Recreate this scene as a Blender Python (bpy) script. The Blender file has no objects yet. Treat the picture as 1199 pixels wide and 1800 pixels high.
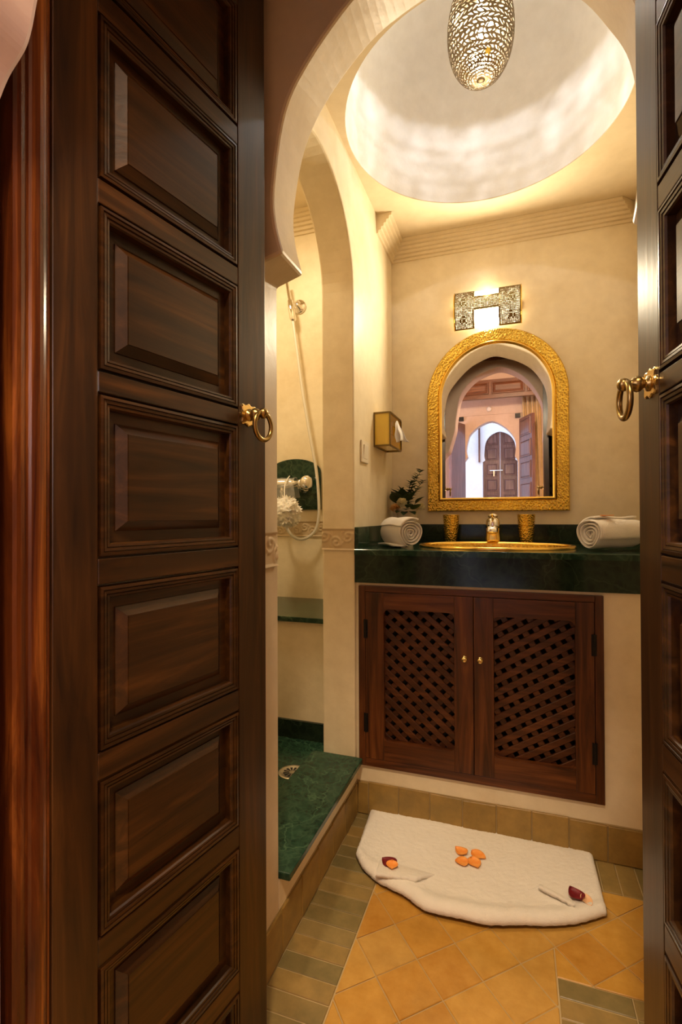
import bpy, bmesh, math, random
from math import sin, cos, pi, radians as R
from mathutils import Vector, Matrix, noise

random.seed(7)
scene = bpy.context.scene
COL = scene.collection
PX_F = 875.0            # focal length in pixels of the 1199x1800 frame

# ------------------------------------------------------------------ camera
cd = bpy.data.cameras.new('camera')
cam = bpy.data.objects.new('camera', cd)
COL.objects.link(cam)
cd.sensor_fit = 'VERTICAL'
cd.sensor_height = 36.0
cd.sensor_width = 24.0
cd.lens = PX_F / 1800.0 * 36.0
cd.clip_start = 0.01
ya, pit, rol = R(19.26), R(0.46), R(-0.236)
F0 = Vector((-sin(ya), cos(ya), 0)); R0 = Vector((cos(ya), sin(ya), 0)); U0 = Vector((0, 0, 1))
FW = F0 * cos(pit) + U0 * sin(pit); UP = -F0 * sin(pit) + U0 * cos(pit)
RT = R0 * cos(rol) + UP * sin(rol); UPP = -R0 * sin(rol) + UP * cos(rol)
m = Matrix((RT, UPP, -FW)).transposed().to_4x4()
m.translation = Vector((0, 0, 1.0))
cam.matrix_world = m
scene.camera = cam

# ------------------------------------------------------------------ world, lights, exposure
w = bpy.data.worlds.new('daylight')
scene.world = w
w.use_nodes = True
bg = w.node_tree.nodes['Background']
bg.inputs['Color'].default_value = (0.62, 0.74, 1.0, 1)
bg.inputs['Strength'].default_value = 2.2
vs = scene.view_settings
vs.view_transform = 'Standard'
vs.look = 'None'
vs.gamma = 1.0
vs.use_curve_mapping = False
vs.exposure = 0.55


def light(name, kind, loc, energy, color, size=0.02, rot=None, size_y=None):
    d = bpy.data.lights.new(name, kind)
    d.energy = energy
    d.color = color
    if kind == 'AREA':
        d.size = size
        if size_y:
            d.shape = 'RECTANGLE'; d.size_y = size_y
    else:
        d.shadow_soft_size = size
    o = bpy.data.objects.new(name, d)
    COL.objects.link(o)
    o.location = loc
    if rot:
        o.rotation_euler = rot
    return o


LX, LY = -0.088, 1.535                                  # axis of the dome and of its lantern
light('wall_lamp_bulb', 'AREA', (-0.1025, 2.080, 1.862), 6.3, (1.0, 0.84, 0.58), 0.22, (R(90), 0, R(180)), 0.12)
light('wall_lamp_upper_glow', 'POINT', (-0.1025, 2.128, 1.925), 0.22, (1.0, 0.82, 0.55), 0.02)
light('wall_lamp_lower_glow', 'POINT', (-0.1025, 2.128, 1.800), 0.5, (1.0, 0.82, 0.55), 0.02)
light('shower_added_light', 'AREA', (-1.02, 1.50, 2.41), 7.5, (1.0, 0.80, 0.50), 0.18, (0, 0, 0))  # unseen light added overhead to brighten the shower walls
light('bedroom_added_daylight', 'AREA', (-2.08, -1.4, 1.75), 26.0, (0.82, 0.80, 1.0), 1.2, (0, R(-90), 0), 1.5)  # added daylight panel; the bedroom wall behind it has no opening
light('bedroom_added_side_light', 'AREA', (1.84, -0.32, 1.65), 14.0, (1.0, 0.84, 0.86), 0.9, (0, R(90), 0), 0.30)  # added panel that lights the near corbel and door post; no window here
light('bedroom_added_overhead', 'POINT', (0.0, -0.32, 2.75), 105.0, (1.0, 0.77, 0.50), 0.10)  # added light without a fixture, brightens floor, mat and cupboard front


# ------------------------------------------------------------------ materials
MATS = {}


def nt(name):
    mt = bpy.data.materials.new(name)
    mt.use_nodes = True
    t = mt.node_tree
    b = t.nodes['Principled BSDF']
    MATS[name] = mt
    return mt, t, b


def coords(t, scale=(1, 1, 1), kind='Object'):
    c = t.nodes.new('ShaderNodeTexCoord')
    mp = t.nodes.new('ShaderNodeMapping')
    mp.inputs['Scale'].default_value = scale
    t.links.new(c.outputs[kind], mp.inputs[0])
    return mp.outputs[0]


def geo(t, scale=(1, 1, 1)):
    c = t.nodes.new('ShaderNodeNewGeometry')
    mp = t.nodes.new('ShaderNodeMapping')
    mp.inputs['Scale'].default_value = scale
    t.links.new(c.outputs['Position'], mp.inputs[0])
    return mp.outputs[0]


def tex_noise(t, vec, scale, detail=4, rough=0.55, dist=0.0):
    n = t.nodes.new('ShaderNodeTexNoise')
    n.inputs['Scale'].default_value = scale
    n.inputs['Detail'].default_value = detail
    n.inputs['Roughness'].default_value = rough
    n.inputs['Distortion'].default_value = dist
    t.links.new(vec, n.inputs['Vector'])
    return n.outputs['Fac']


def ramp(t, fac, stops):
    r = t.nodes.new('ShaderNodeValToRGB')
    while len(r.color_ramp.elements) < len(stops):
        r.color_ramp.elements.new(0.5)
    for e, (p, c) in zip(r.color_ramp.elements, stops):
        e.position = p
        e.color = (c[0], c[1], c[2], 1)
    t.links.new(fac, r.inputs[0])
    return r.outputs[0]


def mixc(t, fac, a, b, mode='MIX'):
    n = t.nodes.new('ShaderNodeMix')
    n.data_type = 'RGBA'
    n.blend_type = mode
    for sock, v in ((n.inputs[0], fac), (n.inputs[6], a), (n.inputs[7], b)):
        if hasattr(v, 'is_linked'):
            t.links.new(v, sock)
        elif isinstance(v, (int, float)):
            sock.default_value = v
        else:
            sock.default_value = (v[0], v[1], v[2], 1)
    return n.outputs[2]


def bump(t, b, h, strength, dist=0.01):
    n = t.nodes.new('ShaderNodeBump')
    n.inputs['Strength'].default_value = strength
    n.inputs['Distance'].default_value = dist
    t.links.new(h, n.inputs['Height'])
    t.links.new(n.outputs[0], b.inputs['Normal'])


def plaster(name, c1, c2, rough=0.42, spec=0.4, bs=0.25):
    mt, t, b = nt(name)
    v = geo(t)
    n1 = tex_noise(t, v, 3.2, 6, 0.6, 0.6)
    n2 = tex_noise(t, v, 22, 4, 0.6)
    col = ramp(t, n1, [(0.30, c1), (0.70, c2)])
    col = mixc(t, 0.22, col, ramp(t, n2, [(0.3, tuple(x * 0.75 for x in c1)), (0.7, c2)]))
    t.links.new(col, b.inputs['Base Color'])
    b.inputs['Roughness'].default_value = rough
    b.inputs['Specular IOR Level'].default_value = spec
    bump(t, b, tex_noise(t, v, 14, 5, 0.6), bs, 0.006)
    return mt


plaster('tadelakt', (0.735, 0.61, 0.40), (0.87, 0.765, 0.565))
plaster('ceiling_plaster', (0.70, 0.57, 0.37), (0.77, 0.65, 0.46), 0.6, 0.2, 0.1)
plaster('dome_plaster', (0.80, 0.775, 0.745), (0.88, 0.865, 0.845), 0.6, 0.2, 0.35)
plaster('doorway_plaster', (0.62, 0.50, 0.34), (0.72, 0.60, 0.43), 0.42, 0.4, 0.25)
plaster('peach_plaster', (0.58, 0.42, 0.32), (0.64, 0.48, 0.38), 0.6, 0.2, 0.1)
plaster('white_plaster', (0.80, 0.80, 0.82), (0.86, 0.86, 0.88), 0.6, 0.2, 0.1)
plaster('carved_plaster', (0.58, 0.44, 0.27), (0.70, 0.56, 0.37), 0.5, 0.3, 0.2)


def wood(name, axis, c1, c2, c3, rough=0.25):
    mt, t, b = nt(name)
    s = [26, 26, 26]
    s[axis] = 1.6
    oi = t.nodes.new('ShaderNodeObjectInfo')
    c = t.nodes.new('ShaderNodeTexCoord')
    add = t.nodes.new('ShaderNodeVectorMath'); add.operation = 'ADD'
    t.links.new(c.outputs['Object'], add.inputs[0])
    t.links.new(oi.outputs['Random'], add.inputs[1])
    mp = t.nodes.new('ShaderNodeMapping')
    mp.inputs['Scale'].default_value = s
    t.links.new(add.outputs[0], mp.inputs[0])
    n = tex_noise(t, mp.outputs[0], 1.6, 6, 0.62, 0.9)
    big = tex_noise(t, add.outputs[0], 4.0, 3, 0.5)
    col = ramp(t, n, [(0.34, c1), (0.52, c2), (0.70, c3)])
    col = mixc(t, ramp(t, big, [(0.35, (0, 0, 0)), (0.7, (0.5, 0.5, 0.5))]), col, c1)
    t.links.new(col, b.inputs['Base Color'])
    b.inputs['Roughness'].default_value = rough
    b.inputs['Coat Weight'].default_value = 0.10
    b.inputs['Specular IOR Level'].default_value = 0.36
    b.inputs['Coat Roughness'].default_value = 0.18
    bump(t, b, n, 0.18, 0.002)
    return mt


D1, D2, D3 = (0.016, 0.0062, 0.0016), (0.045, 0.0165, 0.0030), (0.095, 0.036, 0.0070)
wood('wood_vertical', 2, D1, D2, D3, 0.36)
wood('wood_horizontal', 0, D1, D2, D3, 0.34)
wood('wood_red', 2, (0.035, 0.007, 0.0018), (0.10, 0.024, 0.0045), (0.30, 0.090, 0.014), 0.22)
CB1, CB2, CB3 = (0.030, 0.0075, 0.0020), (0.105, 0.029, 0.0070), (0.19, 0.062, 0.015)
wood('cabinet_vertical', 2, CB1, CB2, CB3, 0.35)
wood('cabinet_horizontal', 0, CB1, CB2, CB3, 0.35)
wood('lattice_wood', 0, (0.035, 0.009, 0.0025), (0.085, 0.023, 0.006), (0.16, 0.050, 0.013), 0.4)
wood('cornice_wood', 0, (0.07, 0.022, 0.007), (0.13, 0.040, 0.012), (0.19, 0.065, 0.02), 0.35)
wood('far_wood', 2, (0.10, 0.042, 0.030), (0.17, 0.075, 0.055), (0.24, 0.11, 0.08), 0.35)


def simple(name, col, rough=0.5, metal=0.0, **kw):
    mt, t, b = nt(name)
    b.inputs['Base Color'].default_value = (*col, 1)
    b.inputs['Roughness'].default_value = rough
    b.inputs['Metallic'].default_value = metal
    for k, v in kw.items():
        b.inputs[k.replace('_', ' ')].default_value = v
    return mt


def hammered(name, col, scale, strength, rough=0.22):
    mt, t, b = nt(name)
    b.inputs['Metallic'].default_value = 1.0
    v = coords(t)
    vo = t.nodes.new('ShaderNodeTexVoronoi')
    vo.inputs['Scale'].default_value = scale
    t.links.new(v, vo.inputs['Vector'])
    n = tex_noise(t, v, 9, 3)
    t.links.new(ramp(t, n, [(0.3, tuple(x * 0.72 for x in col)), (0.7, col)]), b.inputs['Base Color'])
    b.inputs['Roughness'].default_value = rough
    bump(t, b, vo.outputs['Distance'], strength, 0.004)
    return mt


hammered('hammered_gold', (0.84, 0.56, 0.10), 125, 0.70, 0.27)
hammered('hammered_gold_fine', (0.84, 0.56, 0.10), 150, 0.70, 0.27)
hammered('basin_gold', (0.95, 0.62, 0.13), 90, 0.35, 0.24)
simple('gold_smooth', (0.90, 0.60, 0.14), 0.2, 1.0)
simple('antique_brass', (0.36, 0.24, 0.08), 0.30, 1.0)
simple('dark_brass', (0.20, 0.14, 0.05), 0.35, 1.0)
simple('bright_brass', (0.86, 0.62, 0.26), 0.2, 1.0)
simple('filigree_brass', (0.20, 0.145, 0.08), 0.42, 1.0)
simple('lamp_filigree', (0.22, 0.16, 0.06), 0.4, 1.0)
simple('chrome', (0.85, 0.84, 0.82), 0.08, 1.0)
simple('mirror_glass', (0.93, 0.93, 0.93), 0.005, 1.0)
simple('black_iron', (0.012, 0.010, 0.010), 0.45, 0.6)
simple('amber_glass', (0.95, 0.66, 0.08), 0.10, 0.0, Transmission_Weight=0.15, IOR=1.45, Coat_Weight=0.6)
simple('clear_glass', (0.98, 0.95, 0.86), 0.02, 0.0, Transmission_Weight=1.0, IOR=1.1)
simple('clear_film', (0.98, 0.97, 0.95), 0.12, 0.0, Transmission_Weight=0.8, IOR=1.25)
simple('switch_plastic', (0.74, 0.66, 0.52), 0.35)
simple('switch_rocker', (0.80, 0.73, 0.60), 0.3)
simple('hose_white', (0.78, 0.76, 0.70), 0.3, 0.35)
simple('paper_white', (0.88, 0.86, 0.84), 0.8)
simple('pot_white', (0.62, 0.56, 0.47), 0.35)
simple('stem_green', (0.05, 0.09, 0.025), 0.6)
simple('cupboard_shade', (0.010, 0.006, 0.004), 0.8)
simple('drain_metal', (0.72, 0.68, 0.56), 0.3, 0.9)
simple('drain_hole', (0.01, 0.01, 0.01), 0.9)
simple('detector_white', (0.75, 0.66, 0.60), 0.5)
simple('lip_white', (0.70, 0.63, 0.50), 0.8)


def emit(name, col, s):
    mt, t, b = nt(name)
    b.inputs['Base Color'].default_value = (*col, 1)
    b.inputs['Emission Color'].default_value = (*col, 1)
    b.inputs['Emission Strength'].default_value = s
    return mt


emit('lit_frosted_glass', (1.0, 0.83, 0.52), 1.3)
emit('lit_frosted_glass_low', (1.0, 0.90, 0.68), 2.6)
emit('bulb_glow', (0.93, 0.96, 1.0), 1750.0)


def cloth(name, col, col2, bscale=380, strength=0.5):
    mt, t, b = nt(name)
    v = coords(t)
    n = tex_noise(t, v, bscale, 3, 0.6)
    n2 = tex_noise(t, v, 18, 3, 0.5)
    t.links.new(mixc(t, n2, col, col2), b.inputs['Base Color'])
    b.inputs['Roughness'].default_value = 0.95
    b.inputs['Specular IOR Level'].default_value = 0.1
    b.inputs['Sheen Weight'].default_value = 0.25
    bump(t, b, n, strength, 0.003)
    return mt


cloth('terry_white', (0.80, 0.74, 0.66), (0.86, 0.81, 0.74))
cloth('loofah_mesh', (0.88, 0.83, 0.75), (0.93, 0.90, 0.84), 160, 0.5)
MATS['loofah_mesh'].node_tree.nodes['Principled BSDF'].inputs['Subsurface Weight'].default_value = 0.6
MATS['loofah_mesh'].node_tree.nodes['Principled BSDF'].inputs['Subsurface Radius'].default_value = (0.02, 0.018, 0.015)
cloth('curtain_cloth', (0.46, 0.31, 0.14), (0.62, 0.44, 0.22), 200, 0.3)
cloth('curtain_dark', (0.10, 0.05, 0.02), (0.16, 0.08, 0.03), 200, 0.3)


def marble(name, base, mid, vein, rough=0.12, scale=1.0):
    mt, t, b = nt(name)
    v = geo(t)
    warp = tex_noise(t, v, 7 * scale, 5, 0.6)
    add = t.nodes.new('ShaderNodeVectorMath'); add.operation = 'MULTIPLY_ADD'
    t.links.new(v, add.inputs[0])
    add.inputs[1].default_value = (1, 1, 1)
    sc = t.nodes.new('ShaderNodeVectorMath'); sc.operation = 'SCALE'
    nz = t.nodes.new('ShaderNodeTexNoise'); nz.inputs['Scale'].default_value = 9 * scale
    nz.inputs['Detail'].default_value = 5
    t.links.new(v, nz.inputs['Vector'])
    t.links.new(nz.outputs['Color'], sc.inputs[0])
    sc.inputs['Scale'].default_value = 0.16 / scale
    t.links.new(sc.outputs[0], add.inputs[2])
    vo = t.nodes.new('ShaderNodeTexVoronoi'); vo.feature = 'DISTANCE_TO_EDGE'
    vo.inputs['Scale'].default_value = 24 * scale
    t.links.new(add.outputs[0], vo.inputs['Vector'])
    vo2 = t.nodes.new('ShaderNodeTexVoronoi'); vo2.feature = 'DISTANCE_TO_EDGE'
    vo2.inputs['Scale'].default_value = 4.5 * scale
    t.links.new(add.outputs[0], vo2.inputs['Vector'])
    col = ramp(t, tex_noise(t, v, 30 * scale, 6, 0.65), [(0.35, base), (0.65, mid)])
    col = mixc(t, ramp(t, vo.outputs['Distance'], [(0.0, (0.40,) * 3), (0.16, (0, 0, 0))]), col, vein)
    col = mixc(t, ramp(t, vo2.outputs['Distance'], [(0.0, (0.45,) * 3), (0.014, (0, 0, 0))]), col, tuple(x * 1.9 for x in vein))
    t.links.new(col, b.inputs['Base Color'])
    b.inputs['Roughness'].default_value = rough
    b.inputs['Specular IOR Level'].default_value = 0.28
    return mt


marble('green_marble', (0.006, 0.020, 0.012), (0.016, 0.044, 0.026), (0.060, 0.10, 0.055))
marble('dark_marble', (0.005, 0.012, 0.008), (0.014, 0.026, 0.016), (0.024, 0.040, 0.024))
marble('shower_marble', (0.006, 0.026, 0.016), (0.020, 0.058, 0.034), (0.048, 0.095, 0.055), 0.22, 1.3)


def zellige(name, stops, rough=0.4, olive=0.0, bs=0.25):
    mt, t, b = nt(name)
    oi = t.nodes.new('ShaderNodeObjectInfo')
    v = geo(t)
    base = ramp(t, oi.outputs['Random'], stops)
    n = tex_noise(t, v, 26, 5, 0.65)
    n2 = tex_noise(t, v, 8, 4, 0.6)
    col = mixc(t, 0.45, base, ramp(t, n, [(0.3, tuple(x * 0.62 for x in stops[0][1])), (0.7, stops[-1][1])]))
    if olive:
        col = mixc(t, ramp(t, n2, [(0.48, (0, 0, 0)), (0.66, (olive,) * 3)]), col, (0.15, 0.115, 0.042))
    t.links.new(col, b.inputs['Base Color'])
    b.inputs['Roughness'].default_value = rough
    b.inputs['Specular IOR Level'].default_value = 0.35
    bump(t, b, tex_noise(t, v, 40, 4, 0.6), bs, 0.003)
    return mt


zellige('tile_yellow', [(0.0, (0.50, 0.22, 0.026)), (0.4, (0.58, 0.29, 0.038)), (0.75, (0.62, 0.34, 0.062)), (1.0, (0.54, 0.31, 0.075))], 0.38, 0.12)
zellige('tile_olive', [(0.0, (0.17, 0.14, 0.055)), (0.35, (0.30, 0.20, 0.065)), (0.7, (0.40, 0.24, 0.065)), (1.0, (0.28, 0.20, 0.075))], 0.36, 0.65)
zellige('tile_skirting', [(0.0, (0.30, 0.185, 0.050)), (0.5, (0.37, 0.225, 0.055)), (1.0, (0.42, 0.26, 0.07))], 0.38, 0.35)
simple('grout', (0.46, 0.34, 0.17), 0.9)


def petal_mat(name, c1, c2):
    mt, t, b = nt(name)
    v = coords(t)
    t.links.new(ramp(t, tex_noise(t, v, 60, 3), [(0.3, c1), (0.7, c2)]), b.inputs['Base Color'])
    b.inputs['Roughness'].default_value = 0.5


petal_mat('petal_orange', (0.90, 0.26, 0.03), (0.95, 0.42, 0.10))
petal_mat('petal_red', (0.12, 0.003, 0.008), (0.22, 0.008, 0.015))
petal_mat('petal_pale', (0.90, 0.50, 0.25), (0.92, 0.60, 0.35))
petal_mat('rose_cream', (0.78, 0.66, 0.36), (0.86, 0.78, 0.52))
petal_mat('rose_peach', (0.80, 0.42, 0.12), (0.86, 0.56, 0.22))
petal_mat('leaf_dark', (0.012, 0.030, 0.010), (0.030, 0.060, 0.018))
petal_mat('leaf_mid', (0.03, 0.075, 0.015), (0.06, 0.12, 0.03))


# ------------------------------------------------------------------ object helpers
def root_loc(o):
    while o.parent:
        o = o.parent
    return o.location


def mk(name, V, F, mat, parent=None, local=False, smooth=False, kind=None, label=None, cat=None, group=None,
       bevel=0.0, sub=0, solid=0.0, recalc=True):
    V = [Vector(v) for v in V]
    if parent is not None:
        off = Vector((0, 0, 0)) if local else root_loc(parent).copy()
    else:
        lo = [min(v[i] for v in V) for i in range(3)]
        hi = [max(v[i] for v in V) for i in range(3)]
        off = Vector(((lo[0] + hi[0]) / 2, (lo[1] + hi[1]) / 2, lo[2]))
    me = bpy.data.meshes.new(name)
    me.from_pydata([v - off for v in V], [], F)
    if recalc:
        bm = bmesh.new(); bm.from_mesh(me)
        bmesh.ops.recalc_face_normals(bm, faces=bm.faces)
        bm.to_mesh(me); bm.free()
    o = bpy.data.objects.new(name, me)
    COL.objects.link(o)
    me.materials.append(MATS[mat])
    if smooth:
        for p in me.polygons:
            p.use_smooth = True
    if parent is not None:
        o.parent = parent
    else:
        o.location = off
    if solid:
        md = o.modifiers.new('thickness', 'SOLIDIFY'); md.thickness = solid; md.offset = -1
    if bevel:
        md = o.modifiers.new('soft_edge', 'BEVEL'); md.width = bevel; md.segments = 2
        md.limit_method = 'ANGLE'; md.angle_limit = R(35)
    if sub:
        md = o.modifiers.new('smooth', 'SUBSURF'); md.levels = sub; md.render_levels = sub
    tag(o, label, cat, group, kind)
    return o


def tag(o, label=None, cat=None, group=None, kind=None):
    if label: o['label'] = label
    if cat: o['category'] = cat
    if group: o['group'] = group
    if kind: o['kind'] = kind
    return o


def thing(name, loc, label, cat, group=None, kind=None, rz=0.0):
    o = bpy.data.objects.new(name, None)
    COL.objects.link(o)
    o.empty_display_size = 0.05
    o.location = loc
    o.rotation_euler = (0, 0, rz)
    return tag(o, label, cat, group, kind)


class MB:
    """collects vertices and faces"""
    def __init__(s):
        s.V = []; s.F = []

    def add(s, V, F):
        n = len(s.V)
        s.V += [tuple(v) for v in V]
        s.F += [tuple(i + n for i in f) for f in F]
        return s

    def box(s, x0, x1, y0, y1, z0, z1):
        V = [(x, y, z) for x in (x0, x1) for y in (y0, y1) for z in (z0, z1)]
        return s.add(V, [(0, 1, 3, 2), (4, 6, 7, 5), (0, 4, 5, 1), (2, 3, 7, 6), (0, 2, 6, 4), (1, 5, 7, 3)])

    def loft(s, loops, cap0=True, cap1=True, closed=True):
        n = len(loops[0]); V = [p for l in loops for p in l]; F = []
        for k in range(len(loops) - 1):
            for i in range(n if closed else n - 1):
                j = (i + 1) % n
                F.append((k * n + i, k * n + j, (k + 1) * n + j, (k + 1) * n + i))
        if cap0: F.append(tuple(range(n))[::-1])
        if cap1: F.append(tuple(range((len(loops) - 1) * n, len(loops) * n)))
        return s.add(V, F)

    def tube(s, pts, r, n=10, caps=True):
        pts = [Vector(p) for p in pts]
        rr = r if isinstance(r, (list, tuple)) else [r] * len(pts)
        loops = []; ref = None
        for i, p in enumerate(pts):
            d = (pts[min(i + 1, len(pts) - 1)] - pts[max(i - 1, 0)]).normalized()
            if ref is None:
                ref = d.orthogonal().normalized()
            ref = (ref - d * ref.dot(d)).normalized()
            b = d.cross(ref)
            loops.append([p + (ref * cos(2 * pi * k / n) + b * sin(2 * pi * k / n)) * rr[i] for k in range(n)])
        return s.loft(loops, caps, caps)

    def lathe(s, c, prof, n=32, axis=Vector((0, 0, 1)), cap0=True, cap1=True, sx=1.0, sy=1.0):
        axis = Vector(axis).normalized()
        a = Vector((1, 0, 0)) if abs(axis.z) > 0.9 else Vector((0, 0, 1)).cross(axis).normalized()
        b = axis.cross(a)
        c = Vector(c)
        loops = [[c + axis * h + (a * cos(2 * pi * k / n) * sx + b * sin(2 * pi * k / n) * sy) * max(r, 1e-5) for k in range(n)] for (r, h) in prof]
        return s.loft(loops, cap0, cap1)

    def torus(s, c, ax1, ax2, r, t, n=40, k=10, sq=1.0):
        c = Vector(c); a = Vector(ax1).normalized(); b = Vector(ax2).normalized(); nn = a.cross(b)
        V = []; F = []
        for i in range(n):
            th = 2 * pi * i / n
            d = a * cos(th) + b * sin(th) * sq
            for j in range(k):
                ph = 2 * pi * j / k
                V.append(c + d * r + d * (t * cos(ph)) + nn * (t * sin(ph)))
        for i in range(n):
            for j in range(k):
                F.append((i * k + j, ((i + 1) % n) * k + j, ((i + 1) % n) * k + (j + 1) % k, i * k + (j + 1) % k))
        return s.add(V, F)

    def sphere(s, c, r, n=20, m=12, sc=(1, 1, 1)):
        c = Vector(c)
        loops = [[c + Vector((cos(2 * pi * k / n) * sin(pi * j / m) * sc[0], sin(2 * pi * k / n) * sin(pi * j / m) * sc[1], -cos(pi * j / m) * sc[2])) * r for k in range(n)] for j in range(m + 1)]
        loops[0] = [p + Vector((0, 0, 0)) for p in loops[0]]
        return s.loft(loops, False, False)

    def build(s, name, mat, parent=None, **kw):
        return mk(name, s.V, s.F, mat, parent, **kw)


def boxo(name, x0, x1, y0, y1, z0, z1, mat, parent=None, **kw):
    return MB().box(x0, x1, y0, y1, z0, z1).build(name, mat, parent, **kw)


def grid(fn, nu, nv):
    """grid of points fn(u, v) -> faces"""
    V = [fn(i / nu, j / nv) for i in range(nu + 1) for j in range(nv + 1)]
    F = [(i * (nv + 1) + j, (i + 1) * (nv + 1) + j, (i + 1) * (nv + 1) + j + 1, i * (nv + 1) + j + 1) for i in range(nu) for j in range(nv)]
    return V, F


def smooth_curve(P, per=6):
    """Catmull-Rom through the points"""
    P = [Vector(p) for p in P]
    out = []
    for i in range(len(P) - 1):
        p0 = P[max(i - 1, 0)]; p1 = P[i]; p2 = P[i + 1]; p3 = P[min(i + 2, len(P) - 1)]
        for k in range(per):
            t = k / per
            out.append(0.5 * ((2 * p1) + (p2 - p0) * t + (2 * p0 - 5 * p1 + 4 * p2 - p3) * t * t + (3 * p1 - p0 - 3 * p2 + p3) * t ** 3))
    out.append(P[-1])
    return out


def clip(poly, a, b, c):
    """keep the part of a 2D polygon with a*x + b*y <= c"""
    out = []
    for i in range(len(poly)):
        p, q = poly[i], poly[(i + 1) % len(poly)]
        fp, fq = a * p[0] + b * p[1] - c, a * q[0] + b * q[1] - c
        if fp <= 0: out.append(p)
        if fp * fq < 0:
            t = fp / (fp - fq)
            out.append((p[0] + (q[0] - p[0]) * t, p[1] + (q[1] - p[1]) * t))
    return out


def area(poly):
    return abs(sum(poly[i][0] * poly[(i + 1) % len(poly)][1] - poly[(i + 1) % len(poly)][0] * poly[i][1] for i in range(len(poly)))) / 2


def shrink(poly, d):
    """inset a convex polygon by d"""
    s = sum(poly[i][0] * poly[(i + 1) % len(poly)][1] - poly[(i + 1) % len(poly)][0] * poly[i][1] for i in range(len(poly)))
    if s < 0: poly = poly[::-1]
    out = poly
    n = len(poly)
    for i in range(n):
        p, q = poly[i], poly[(i + 1) % n]
        dx, dy = q[0] - p[0], q[1] - p[1]
        L = math.hypot(dx, dy)
        if L < 1e-6: continue
        a, b = dy / L, -dx / L
        out = clip(out, a, b, a * p[0] + b * p[1] - d)
        if len(out) < 3: return []
    return out


def tile(name, poly, fr, mat, parent, gap=0.0012, ch=0.0016, h=0.006, lift=0.0):
    """one tile: fr maps (u, v, h) to space"""
    o = shrink(poly, gap)
    if len(o) < 3 or area(o) < 2e-5: return None
    i = shrink(o, ch)
    if len(i) != len(o):
        i = o
    # match vertex order
    k = min(range(len(i)), key=lambda k: (i[k][0] - o[0][0]) ** 2 + (i[k][1] - o[0][1]) ** 2)
    i = i[k:] + i[:k]
    t = lambda: random.uniform(-0.0005, 0.0005)
    j = t()
    l0 = [fr(u, v, -h) for u, v in o]
    l1 = [fr(u, v, -ch * 0.8 + j + lift) for u, v in o]
    l2 = [fr(u, v, j + lift) for u, v in i]
    return MB().loft([l0, l1, l2]).build(name, mat, parent)


# ------------------------------------------------------------------ key planes
XL = -0.512      # left wall
XR = 0.45        # right wall
YB = 2.165       # back wall
YV = 1.615       # front of the masonry under the counter
ZC = 2.197       # bathroom ceiling
YA0, YA1 = 0.885, 1.03      # inner horseshoe arch wall
YO0, YO1 = 0.22, 0.385      # outer horseshoe arch wall
DR = 0.41        # dome radius

# ------------------------------------------------------------------ structure: walls with arches
def notch_wall(name, prof0, prof1, c0, c1, mapf, outer, mat, bevel=0.006, **kw):
    """wall pierced by an opening that reaches the floor. prof: open list of (a, z) from left foot to right foot."""
    a0, a1, z0, z1 = outer
    l0 = [(a0, z0)] + list(prof0) + [(a1, z0), (a1, z1), (a0, z1)]
    l1 = [(a0, z0)] + list(prof1) + [(a1, z0), (a1, z1), (a0, z1)]
    L0 = [mapf(a, c0, z) for a, z in l0]
    L1 = [mapf(a, c1, z) for a, z in l1]
    return MB().loft([L0, L1]).build(name, mat, kind='structure', bevel=bevel, **kw)


xyz = lambda a, c, z: (a, c, z)
back_left = [(-0.4475, 1.543), (-0.4660, 1.620), (-0.4675, 1.700), (-0.4400, 1.828), (-0.3880, 1.920), (-0.3026, 2.008), (-0.2269, 2.052), (-0.125, 2.080),
             (-0.030, 2.055), (0.050, 2.020), (0.1188, 1.9735), (0.170, 1.897), (0.203, 1.826), (0.218, 1.720), (0.216, 1.620), (0.2052, 1.5275)]
front_left = [(-0.4287, 1.520), (-0.4460, 1.590), (-0.4470, 1.665), (-0.4230, 1.800), (-0.3740, 1.882), (-0.2900, 1.968), (-0.2200, 2.010), (-0.125, 2.040),
              (-0.034, 2.015), (0.043, 1.980), (0.108, 1.930), (0.157, 1.862), (0.188, 1.790), (0.200, 1.690), (0.197, 1.590), (0.187, 1.510)]
pb = [(XL, 0.0), (XL, 1.523)] + [tuple(p) for p in smooth_curve(back_left, 5)] + [(0.268, 1.506), (0.268, 0.0)]
pf = [(XL, 0.0), (XL, 1.500)] + [tuple(p) for p in smooth_curve(front_left, 5)] + [(0.268, 1.484), (0.268, 0.0)]
pb = [(p[0], p[1]) for p in pb]; pf = [(p[0], p[1]) for p in pf]
notch_wall('wall_front', pf, pb, YA0, YA1, xyz, (-0.80, 0.80, -0.02, 2.50), 'doorway_plaster', 0.007,
           label='plaster wall with horseshoe arch between dark doors and bathroom')

o_near = [(-0.525, 1.444), (-0.5076, 1.470), (-0.484, 1.492), (-0.474, 1.512), (-0.4650, 1.545), (-0.448, 1.600), (-0.430, 1.670), (-0.4240, 1.740), (-0.3901, 1.920), (-0.2998, 2.037), (-0.200, 2.090), (-0.095, 2.112),
          (0.000, 2.075), (0.080, 2.012), (0.1455, 1.9256), (0.195, 1.815), (0.210, 1.720), (0.204, 1.630), (0.198, 1.553)]
po = [(-0.515, 0.0)] + [(p[0], p[1]) for p in smooth_curve(o_near, 5)] + [(0.305, 1.444), (0.300, 0.0)]
notch_wall('wall_bedroom_front', po, po, YO0, YO1, xyz, (-2.2, 2.0, -0.02, 3.2), 'peach_plaster', 0.006,
           label='peach plaster wall with horseshoe arch nearest the viewer')

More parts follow.
